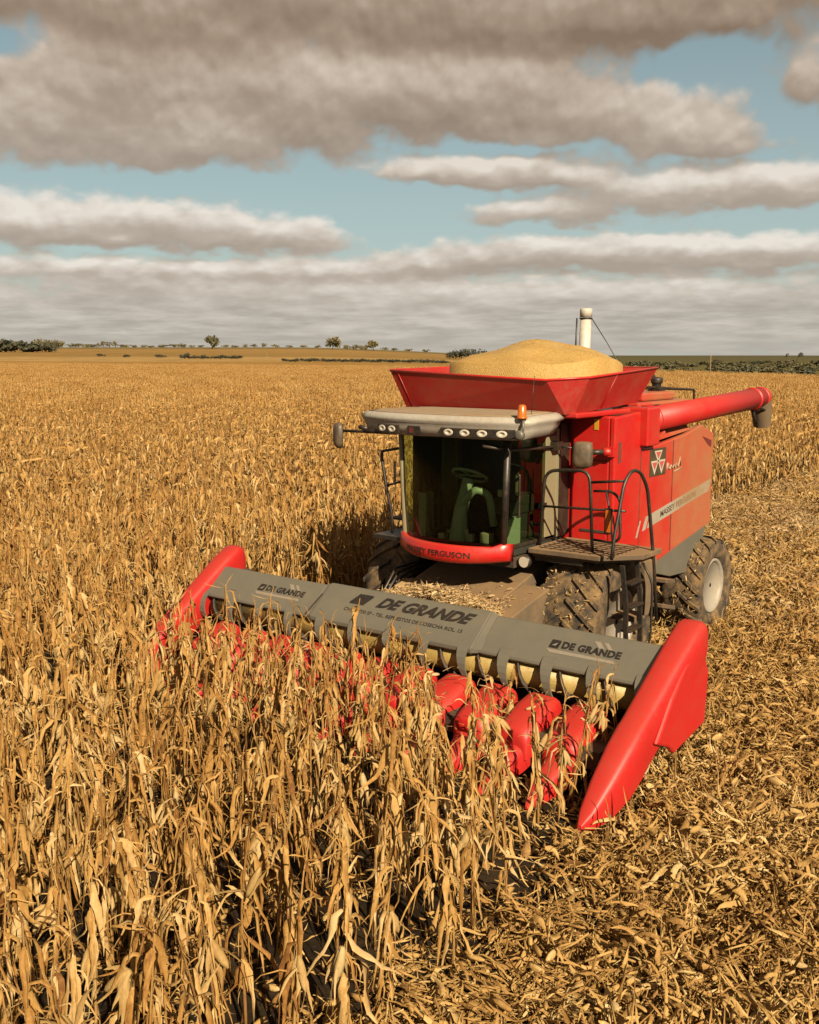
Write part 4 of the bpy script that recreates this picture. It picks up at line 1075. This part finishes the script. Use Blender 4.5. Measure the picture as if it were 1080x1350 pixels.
def litter_piece(mb, p, rng, pile, size=1.0, kmax=1.0):
    k = rng.random() * kmax; mb.ct = min(1, max(0, rng.gauss(.5, .28))); a = rng.uniform(0, 6.28); z = abs(rng.gauss(0, pile)) + .006
    q = (p[0], p[1], z)
    if k < .60:
        ribbon(mb, q, a, rng.uniform(-.45, .6), rng.uniform(.07, .30) * size, rng.uniform(.007, .024), 5, rng, lambda u: rng.uniform(-1.5, 2.6), .34, True, .004, 2.6, .18)
    elif k < .78:
        ribbon(mb, q, a, rng.uniform(-.35, .5), rng.uniform(.11, .34) * size, rng.uniform(.022, .046), 6, rng, lambda u: rng.uniform(-1.2, 2.6), .34, True, .004, 3.0, .2)
    elif k < .86:
        ribbon(mb, q, a, rng.uniform(-.3, .8), rng.uniform(.10, .22) * size, rng.uniform(.042, .070), 4, rng, lambda u: rng.uniform(0, 3.0), .2, True, .004, 1.0)
    elif k < .985:
        d = Vector((math.cos(a), math.sin(a), rng.uniform(-.12, .35))); ln = rng.uniform(.05, .22) * size
        P0 = Vector(q) + Vector((0, 0, .008)); mb.tube([P0, P0 + d * ln * .5, P0 + d * ln + Vector((0, 0, rng.uniform(-.02, .02)))], rng.uniform(.003, .009), 4, mb.ct)
    else:
        spindle(mb, Vector(q) + Vector((0, 0, .02)), (math.cos(a), math.sin(a), .05), rng.uniform(.10, .15), .020, rng, rng.uniform(.5, 1), 6, 5)


def litter_tile(seed, n, rad, pile, stub):
    rng = random.Random(seed); mb = MB()
    tufts = [(rng.uniform(-.45, .45), rng.uniform(-.45, .45), rng.uniform(.06, .17)) for _ in range(8)]
    for i in range(n):
        if i < n * .72:
            tx_, ty_, tr_ = rng.choice(tufts); px, py = rng.gauss(tx_, tr_), rng.gauss(ty_, tr_); pl_ = pile * 1.6
        else:
            r = rad * math.sqrt(rng.random()); a = rng.uniform(0, 6.28); px, py = r * math.cos(a), r * math.sin(a); pl_ = pile * .4
        litter_piece(mb, (px, py), rng, pl_)
    for i in range(stub):                                            # cut stubble, mostly knocked over
        r = rad * math.sqrt(rng.random()); a = rng.uniform(0, 6.28); mb.ct = rng.uniform(.2, .8)
        P0 = Vector((r * math.cos(a), r * math.sin(a), 0)); h = rng.uniform(.06, .20)
        mb.tube([P0, P0 + Vector((rng.gauss(0, .07), rng.gauss(0, .07), h))], [.010, .007], 5, mb.ct)
    return mb


def library(name, objs):
    """a collection outside the scene that holds the shapes scattered by geometry nodes"""
    col = bpy.data.collections.new(name)
    for o in objs: col.objects.link(o)
    return col


def raw(mesh, name): return bpy.data.objects.new(name, mesh)


def scatter_object(name, pts, rots, scls, ids, col, mat_):
    me = bpy.data.meshes.new(name); me.from_pydata([tuple(p) for p in pts], [], [])
    a = me.attributes.new('rot', 'FLOAT_VECTOR', 'POINT'); a.data.foreach_set('vector', np.asarray(rots, dtype=np.float32).ravel())
    a = me.attributes.new('scl', 'FLOAT_VECTOR', 'POINT'); a.data.foreach_set('vector', np.asarray(scls, dtype=np.float32).ravel())
    a = me.attributes.new('vid', 'INT', 'POINT'); a.data.foreach_set('value', np.asarray(ids, dtype=np.int32))
    o = bpy.data.objects.new(name, me); C.objects.link(o)
    g = bpy.data.node_groups.new(name + "_scatter", 'GeometryNodeTree')
    g.interface.new_socket("Geometry", in_out='INPUT', socket_type='NodeSocketGeometry'); g.interface.new_socket("Geometry", in_out='OUTPUT', socket_type='NodeSocketGeometry')
    N = g.nodes; L = g.links; gi = N.new('NodeGroupInput'); go = N.new('NodeGroupOutput')
    ci = N.new('GeometryNodeCollectionInfo'); ci.inputs['Collection'].default_value = col; ci.inputs['Separate Children'].default_value = True; ci.inputs['Reset Children'].default_value = True
    ip = N.new('GeometryNodeInstanceOnPoints'); ip.inputs['Pick Instance'].default_value = True
    def attr(nm, tp):
        n = N.new('GeometryNodeInputNamedAttribute'); n.data_type = tp; n.inputs['Name'].default_value = nm; return n.outputs[0]
    er = N.new('FunctionNodeEulerToRotation'); L.new(attr('rot', 'FLOAT_VECTOR'), er.inputs[0])
    L.new(gi.outputs[0], ip.inputs['Points']); L.new(ci.outputs[0], ip.inputs['Instance']); L.new(attr('vid', 'INT'), ip.inputs['Instance Index'])
    L.new(er.outputs[0], ip.inputs['Rotation']); L.new(attr('scl', 'FLOAT_VECTOR'), ip.inputs['Scale']); L.new(ip.outputs[0], go.inputs[0])
    md = o.modifiers.new('scatter', 'NODES'); md.node_group = g
    return o


# the field: rows 0.52 m apart parallel to the machine's track
FIELD_EDGE = [(-420, 168), (-330, 188), (-200, 195), (-136, 194), (-73, 168), (-36, 138), (-10, 118)]   # far edge of the standing corn (x, y)
FX = np.array([p[0] for p in FIELD_EDGE]); FY = np.array([p[1] for p in FIELD_EDGE])
CX, CY, CZ = CAM


def view(x, y):
    dx = x - CX; dy = y - CY
    return dx * HEAD.x + dy * HEAD.y, dx * SIDE.x + dy * SIDE.y       # depth, lateral


def uncut(x, y):
    if x < -3.5 or (x < -3.3 and y > 1.0): return True
    if x > 3.15: return 3.2 < x < 3.5 and y < -2.6
    return y < -.62


NV = 14
near = [corn_plant(100 + i, 0) for i in range(NV)]
near_me = []
for i, (S, Lf, E) in enumerate(near):
    near_me.append((S.mesh("corn_stalk", STALK, True), Lf.mesh("corn_leaves", LEAF, True), E.mesh("corn_ear", HUSK, True)))


def merged(trip, name):
    mb = MB()
    for k, q in enumerate(trip):
        o = len(mb.v); mb.v += q.v; mb.f += [tuple(i + o for i in f) for f in q.f]; mb.sm += q.sm; mb.tint += q.tint; mb.mi += [k] * len(q.f)
    return mb.mesh(name, [STALK, LEAF, HUSK], True)


NEARW = [merged(t_, "plant") for t_ in near]
MID = [merged(corn_plant(300 + i, 1), "plant_mid") for i in range(10)]


def far_patch(seed):
    """two metres of four rows, simple leaves"""
    rng = random.Random(seed); mb = MB()
    for r_ in range(4):
        for k in range(10):
            x = (r_ - 1.5) * .52 + rng.gauss(0, .04); y = -1 + (k + .5) * .2 + rng.gauss(0, .04); H = rng.uniform(1.28, 1.66)
            for j in range(9):
                mb.ct = min(1, max(0, rng.gauss(.5, .26))); z = H * (.2 + .8 * (j + .5) / 9); a = rng.uniform(0, 6.28)
                ribbon(mb, (x, y, z), a, rng.uniform(-.7, .7), rng.uniform(.25, .5), .062, 3, rng, lambda q: 3.5, .3, False, None, 1.5, .2)
            mb.ct = rng.random(); mb.tube([(x, y, 0), (x, y, H)], .012, 3, mb.ct)
            mb.ct = rng.uniform(.6, 1); spindle(mb, (x, y + .04, H * .6), (.3, .2, -1), .2, .035, rng, mb.ct, 4, 3)
    return mb.mesh("corn_patch", LEAF, True)


FAR = [far_patch(700 + i) for i in range(6)]
rng = random.Random(11); nrng = np.random.default_rng(5)
cand = []; sc_pts, sc_rot, sc_scl, sc_id = [], [], [], []
D_NEAR, D_MID = 21.0, 58.0
xs = [2.86 - .52 * k for k in range(-1, 260)]
for x0 in xs:
    if -3.3 <= x0 < -3.1: continue
    ylo, yhi = -12.0, 70.0
    y = ylo
    while y < yhi:
        y += rng.uniform(.22, .37) if x0 < 3.2 else rng.uniform(.3, .8)
        x = x0 + rng.gauss(0, .035)
        d, l = view(x, y)
        if d < 1.0 or d > D_MID or abs(l) > d * .50 + 3.0: continue
        if not uncut(x, y): continue
        if -1.9 < y < -.6 and abs(x) < 3.15 and rng.random() < ((.30 if y > -1.2 else .04) if x < 1.0 else (.70 if y > -1.2 else .38)): continue
        if rng.random() < .05: continue
        rt = (rng.gauss(0, .05), rng.gauss(0, .05), rng.uniform(0, 6.283)); s = rng.uniform(.86, 1.10)
        if abs(x) < 3.2 and -2.6 < y: s *= .86 if y > -1.4 else .94
        if d < D_NEAR: cand.append((d * d + l * l, d, l, x, y, rt, s))
        else: sc_pts.append((x, y, 0)); sc_rot.append(rt); sc_scl.append((s, s, s)); sc_id.append(NV + rng.randrange(10))
# the 300 plants that show largest are things of their own
cand.sort()
own = [c for c in cand if abs(c[2]) < c[1] * .415 + .1 and c[1] > 4.2][:300]
ownset = set(map(id, own))
for i, c in enumerate(own):
    _, d, l, x, y, rt, s = c
    me = near_me[rng.randrange(NV)]
    o = bpy.data.objects.new("corn_plant", me[0]); C.objects.link(o); o.location = (x, y, 0); o.rotation_euler = rt; o.scale = (s, s, s)
    tag(o, "dry tan corn plant standing in the uncut rows nearest the camera, before the header", "corn plant", "dry corn plants before the header")
    for nm, mm in (("leaves", me[1]), ("ear", me[2])):
        q = bpy.data.objects.new(nm, mm); C.objects.link(q); q.parent = o
for c in cand:
    if id(c) in ownset: continue
    _, d, l, x, y, rt, s = c
    sc_pts.append((x, y, 0)); sc_rot.append(rt); sc_scl.append((s, s, s)); sc_id.append(rng.randrange(NV))
# distant patches, up to the field's far edge
yy = -20.0
while yy < 200:
    for k in range(0, 230):
        x = -4.4 - k * 2.08
        d, l = view(x, yy)
        if d < D_MID - .8 or abs(l) > d * .45 + 5 or yy > np.interp(x, FX, FY): continue
        if d > 150 and (k % 3 == 2) and rng.random() < .3: continue
        sc_pts.append((x, yy, 0)); sc_rot.append((0, 0, rng.choice((0, math.pi)))); sc_scl.append((rng.choice((-1, 1)) * 1.0, 1.0, rng.uniform(.94, 1.06))); sc_id.append(NV + 10 + rng.randrange(6))
    yy += 2.0
lib = library("corn_library", [raw(m_, "a%02d" % i) for i, m_ in enumerate(NEARW + MID + FAR)])
stand = scatter_object("standing_corn", sc_pts, sc_rot, sc_scl, sc_id, lib, LEAF)
tag(stand, "dense stand of dry golden corn filling the field behind and beside the combine", "corn field", kind='stuff')

# litter on the cut ground
tiles = [litter_tile(900 + i, 300, .62, .040, 1).mesh("litter", LITTER, True) for i in range(8)]
tiles_pale = [litter_tile(980 + i, 230, .62, .035, 1).mesh('litter_pale', TRASH, True) for i in range(4)]
tiles += [litter_tile(950 + i, 90, .62, .02, 0).mesh("litter_thin", LITTER, True) for i in range(4)] + tiles_pale
lp_, lr_, ls_, li_ = [], [], [], []
rng = random.Random(21)
y = -9.5
while y < 60:
    x = -3.4
    while x < 22:
        px = x + rng.uniform(-.25, .25); py = y + rng.uniform(-.25, .25); d, l = view(px, py); x += .50
        if d < 1.0 or d > 62 or abs(l) > d * .46 + 2.0: continue
        if uncut(px, py) or (px < 3.35 and py < .4): continue
        if math.hypot(px - CX, py - CY) < 2.2 or rng.random() < .07: continue
        s = rng.uniform(.8, 1.2)
        lp_.append((px, py, rng.uniform(0, .015))); lr_.append((rng.gauss(0, .04), rng.gauss(0, .04), rng.uniform(0, 6.283))); ls_.append((s, s, s * rng.uniform(.6, 1.9))); li_.append(12 + rng.randrange(4) if (px < 3.3 and py > 6 and rng.random() < .8) else rng.randrange(8))
        if rng.random() < (.35 if d < 14 else .2) : lp_.append((px + .2, py + .2, .02)); lr_.append((0, 0, rng.uniform(0, 6.28))); ls_.append((s, s, s * 1.6)); li_.append(rng.randrange(8))
    y += .50
y = -10.0
while y < 1.0:                                                        # thin litter between the standing rows
    x = -6.0
    while x < 3.4:
        px = x + rng.uniform(-.25, .25); py = y + rng.uniform(-.25, .25); d, l = view(px, py); x += .62
        if d < 1 or abs(l) > d * .46 + 1 or rng.random() < .55: continue
        lp_.append((px, py, 0)); lr_.append((0, 0, rng.uniform(0, 6.283))); s = rng.uniform(.8, 1.2); ls_.append((s, s, s)); li_.append(8 + rng.randrange(4))
    y += .62
lib2 = library("litter_library", [raw(m_, "b%02d" % i) for i, m_ in enumerate(tiles)])
lit = scatter_object("corn_litter", lp_, lr_, ls_, li_, lib2, LITTER)
tag(lit, "chopped corn leaves, husks and stubble covering the cut ground", "crop litter", kind='stuff')

# trash on the feeder house and along the header
tb = MB(); rng = random.Random(77)
def feeder_z(y): return 1.10 + (y - .28) * .2674
for i in range(1900):
    x = rng.gauss(.15, .46); y = .10 + abs(rng.gauss(0, .34)); 
    if abs(x) > .98: continue
    base = feeder_z(max(y, .3)) if x < .72 else 1.17 + (y - .45) * .22
    if y < .3: base = 1.20
    pile = .26 * math.exp(-((x - .15) / .70) ** 2 - ((y - .32) / .32) ** 2)
    tmp = MB(); litter_piece(tmp, (x, y), rng, .02, .46, .75)
    zoff = base + pile * rng.uniform(.3, 1.0)
    tb.add([(p[0], p[1], p[2] + zoff) for p in tmp.v], tmp.f, True); tb.tint[-len(tmp.v):] = tmp.tint
# a solid core so that the pile does not hang in the air
core = []
for j in range(9):
    for i in range(13):
        x = -.85 + i * .145; y = .06 + j * .12
        core.append((x, y, feeder_z(max(y, .3)) - .02 + .22 * math.exp(-((x - .15) / .70) ** 2 - ((y - .32) / .32) ** 2)))
tb.add(core, [(j * 13 + i, j * 13 + i + 1, (j + 1) * 13 + i + 1, (j + 1) * 13 + i) for j in range(8) for i in range(12)], True, .5)
o = tb.obj("husk_trash", TRASH, usetint=True); tag(o, "pile of pale husk trash lying on the feeder house behind the header", "crop trash", kind='stuff')
tb = MB(); rng = random.Random(78)
for i in range(150):                                                  # loose leaves on the snouts, hood joints and auger
    x = rng.uniform(-3.0, 2.95); y = rng.uniform(-1.0, -.35); k = round(x / .52); on = abs(x - k * .52) < .16
    if not on: continue
    zoff = (.70 if y > -.8 else .58) + .03
    tmp = MB(); litter_piece(tmp, (x, y), rng, .015, .8); tb.add([(p[0], p[1], p[2] + zoff) for p in tmp.v], tmp.f, True); tb.tint[-len(tmp.v):] = tmp.tint
for (yc, zc, rad, xa, xb, n) in ((2.05, .88, .88, .98, 1.74, 200), (5.42, .72, .73, 1.02, 1.60, 160)):
    for i in range(n):                                                # straw stuck in the muddy tread
        tmp = MB(); litter_piece(tmp, (0, 0), rng, .004, .34, .6); a = rng.uniform(1.9, 4.4); x = rng.uniform(xa, xb); rr_ = rad * rng.uniform(.985, 1.02)
        Rm = Matrix.Rotation(a - math.pi / 2, 3, 'X'); off = Vector((x, yc + math.cos(a) * rr_, zc + math.sin(a) * rr_))
        tb.add([Rm @ Vector(p) + off for p in tmp.v], tmp.f, True); tb.tint[-len(tmp.v):] = tmp.tint
for (x, y, zc, n) in ((5.42, 0, 0, 0),):
    for i in range(n):
        tmp = MB(); litter_piece(tmp, (x + rng.gauss(0, .12), y + rng.gauss(0, .03)), rng, .01, .5)
        tb.add([(p[0], p[1], p[2] + zc + rng.gauss(0, .05)) for p in tmp.v], tmp.f, True); tb.tint[-len(tmp.v):] = tmp.tint
o = tb.obj("loose_leaves", TRASH, usetint=True); tag(o, "loose dry leaves caught on the red snouts and the muddy tyre treads", "crop trash", kind='stuff')
# ------------------------------------------------------------------ trees, hedges and posts far off
def crown_mesh(seed, w, h, z0, n, leaf, m, blobs=None):
    """leaf clumps spread through several uneven lobes"""
    rng = random.Random(seed); mb = MB()
    lobes = blobs or [(rng.uniform(-.3, .3) * w, rng.uniform(-.3, .3) * w, z0 + h * rng.uniform(.22, .72), rng.uniform(.22, .36) * w, rng.uniform(.24, .34) * h) for _ in range(8)]
    for i in range(n):
        cx, cy, cz, rw, rh = rng.choice(lobes)
        v = Vector((rng.gauss(0, 1), rng.gauss(0, 1), rng.gauss(0, 1))).normalized() * (rng.random() ** .4) * rng.uniform(.8, 1.08)
        p = Vector((cx + v.x * rw, cy + v.y * rw, max(z0 * .6, cz + v.z * rh)))
        a = Vector((rng.gauss(0, 1), rng.gauss(0, 1), rng.gauss(0, 1))).normalized(); b_ = a.orthogonal().normalized(); c = a.cross(b_)
        s = leaf * rng.uniform(.5, 1.3); t = rng.random()
        mb.add([p + b_ * s, p + c * s * .7, p - b_ * s * .8, p - c * s * .9], [(0, 1, 2, 3)], False, t)
    return mb.mesh("crown", m, True)


def trunk_mesh(w, h, r):
    mb = MB(); mb.tube([(0, 0, 0), (.03 * w, 0, h * .4), (-.02 * w, .02 * w, h * .8)], [r, r * .75, r * .35], 7)
    for a in (0.4, 2.3, 4.4): mb.tube([(0, 0, h * .35), (math.cos(a) * w * .16, math.sin(a) * w * .16, h * .55), (math.cos(a) * w * .3, math.sin(a) * w * .3, h * .75)], [r * .5, r * .35, r * .12], 5)
    return mb.mesh("trunk", BARK)


def at_view(px, d):
    """a spot d metres ahead of the camera at the bearing whose tangent is px/1350"""
    l = px / 1350.0 * d; return Vector(world_of(d, l, terrain_h(d, l)))


def tree(px, d, w, h, crown_m, label, cat="tree", group=None, seed=1, z0=None, n=800, name="distant_tree", leaf=None):
    root = empty(name, at_view(px, d) - Vector((0, 0, .15)), rotz=seed * 1.7)
    tag(root, label, cat, group)
    z0 = h * .06 if z0 is None else z0
    c = bpy.data.objects.new("crown", crown_mesh(seed, w, h - z0, z0, n, leaf or max(w, h) * .075, crown_m)); C.objects.link(c); c.parent = root
    t = bpy.data.objects.new("trunk", trunk_mesh(w, h, max(.12, w * .03))); C.objects.link(t); t.parent = root
    return root


def bushy(px, d, w, h, m, label, group, seed, name="distant_bush", n=240, src=None, cat="bush"):
    if src:
        root = src.copy(); C.objects.link(root); root.location = at_view(px, d) - Vector((0, 0, .1)); root.rotation_euler = (0, 0, seed * 1.3); root.scale = (w, w, h)
    else:
        rng = random.Random(seed)
        lobes = [(rng.uniform(-.32, .32), rng.uniform(-.32, .32), rng.uniform(.25, .6), rng.uniform(.2, .32), rng.uniform(.22, .36)) for _ in range(6)]
        me = crown_mesh(seed, 1, 1, .05, n, .085, m, lobes)
        root = bpy.data.objects.new(name, me); C.objects.link(root); root.location = at_view(px, d) - Vector((0, 0, .1)); root.scale = (w, w, h)
    tag(root, label, cat, group)
    return root


def far(px): return px - 540


# single trees on the left skyline
tree(far(283), 900, 11, 12.5, FOL_MID, "lone rounded tree standing by itself on the left skyline", seed=3)
tree(far(440), 930, 13, 11.5, FOL_PALE, "yellowish tree with a square crown, left of the far tree group in the middle", seed=5)
tree(far(493), 930, 12, 9.5, FOL_PALE, "pale tree with a dark base, right end of the far tree group in the middle", seed=6)
for i, px in enumerate((459, 468, 477, 484)):
    tree(far(px), 960, 8, 5.0 + (i % 2), FOL_PALE, "low pale tree in the far tree group between the two taller yellowish ones", group="low trees of the far middle group", seed=20 + i, n=200)
for i, (px, h) in enumerate(((56, 10), (66, 9), (75, 10), (84, 8))):
    tree(far(px), 1000, 12, h, FOL_PALE, "pale tree showing above the dark grove at the left edge", group="pale trees over the left grove", seed=30 + i, n=220)
for i, (px, h) in enumerate(((98, 5), (109, 5.5), (122, 5), (142, 7.5), (150, 6.5), (157, 8), (232, 4), (240, 5), (246, 4), (326, 3.5), (338, 4), (349, 5), (104, 4), (116, 4.6), (129, 4), (135, 5), (164, 4), (172, 3.2), (181, 2.8), (192, 3), (204, 2.6), (216, 3), (224, 3.4), (256, 2.6), (268, 3), (300, 3), (312, 2.6), (366, 3), (384, 2.6), (402, 3), (420, 3.2), (508, 3.4), (520, 2.8), (540, 3), (560, 2.8))):
    tree(far(px), 1080, 9, h, FOL_PALE if i % 2 else FOL_MID, "tiny hazy tree on the left skyline", group="tiny trees on the left skyline", seed=40 + i, n=120)
for i, (px, h, w) in enumerate(((4, 8.5, 17), (14, 9, 17), (26, 9.6, 18), (38, 8, 16), (50, 7.4, 16), (62, 6.6, 14), (71, 7, 13))):
    tree(far(px), 720, w, h, FOL_DARK, "dark dense tree of the grove at the left edge", group="dark grove at the left edge", seed=60 + i, z0=.4, n=380)
for i, (px, h) in enumerate(((592, 6), (600, 7.5), (608, 8), (617, 9), (626, 8), (635, 8.5))):
    tree(far(px), 620, 7, h * .82, FOL_DARK, "dark tree in the clump just left of the grain heap", group="dark clump left of the grain heap", seed=70 + i, z0=.5, n=260)
# dark round bushes in broken hedge rows
b0 = bushy(far(138), 560, 5, 2.4, FOL_DARK, "small dark bush alone in the pale strip on the left", "lone bushes in the pale strip", 90)
bushy(far(172), 540, 4.5, 2.2, FOL_DARK, "small dark bush alone in the pale strip on the left", "lone bushes in the pale strip", 91, src=b0)
bushy(far(215), 530, 6, 2.4, FOL_DARK, "small dark bush alone in the pale strip on the left", "lone bushes in the pale strip", 92, src=b0)
rng = random.Random(5)
for i, px in enumerate(np.arange(242, 322, 4.6)):
    bushy(far(px + rng.uniform(-1, 1)), 500, rng.uniform(2.6, 4.4), rng.uniform(1.7, 3.2) * (1.25 if i in (1, 2) else 1), FOL_DARK, "dark bush of the broken row behind the field, below the lone tree", "broken row of dark bushes", 93 + i, src=b0)
for i, px in enumerate(np.arange(378, 592, 4.4)):
    bushy(far(px + rng.uniform(-1, 1)), 430, rng.uniform(2.4, 3.8), rng.uniform(1.6, 2.4), FOL_DARK, "dark bush of the long hedge behind the middle of the field", "long dark hedge behind the field", 193 + i, src=b0)
# scrub band on the right
s0 = bushy(far(880), 170, 4, 2.2, FOL_MID, "olive bush in the scrub beyond the field on the right", "scrub bushes beyond the field on the right", 301, n=420)
s1 = bushy(far(1046), 150, 5.5, 2.6, FOL_DARK, "dark green bush in the scrub beyond the field on the right", "dark scrub bushes beyond the field on the right", 302, n=420)
for i in range(120):
    d = 165 * (1 + rng.random() ** 1.5 * 2.2); px = rng.uniform(825, 1130)
    if px < 900 and d < 200: d += 40
    if rng.random() < .88: bushy(far(px), d, rng.uniform(2.5, 6.5), rng.uniform(1.2, 2.6), FOL_MID, "olive bush in the scrub beyond the field on the right", "scrub bushes beyond the field on the right", 310 + i, src=s0)
    else: bushy(far(px), d, rng.uniform(2.5, 5.5), rng.uniform(1.4, 2.8), FOL_DARK, "dark green bush in the scrub beyond the field on the right", "dark scrub bushes beyond the field on the right", 310 + i, src=s1)
tree(far(1051), 900, 6, 5.5, FOL_DARK, "small dark tree on the right skyline near the picture's edge", seed=11, n=200)
tree(far(1032), 950, 4, 5.0, FOL_DARK, "smallest tree on the right skyline, left of a slightly larger one", seed=12, n=120)
# thin pale posts
def post(px, d, h, label):
    mb = MB(); mb.tube([(0, 0, 0), (0, 0, h)], [.06, .05], 8); mb.box(-.09, .09, -.04, .04, h * .93, h * .955)
    o = mb.obj("marker_post", SILVER, loc=at_view(px, d)); tag(o, label, "post"); return o
post(far(354), 330, 4.6, "thin pale post standing at the field edge on the left")
post(far(933), 150, 4.2, "thin pale post standing in front of the scrub on the right")
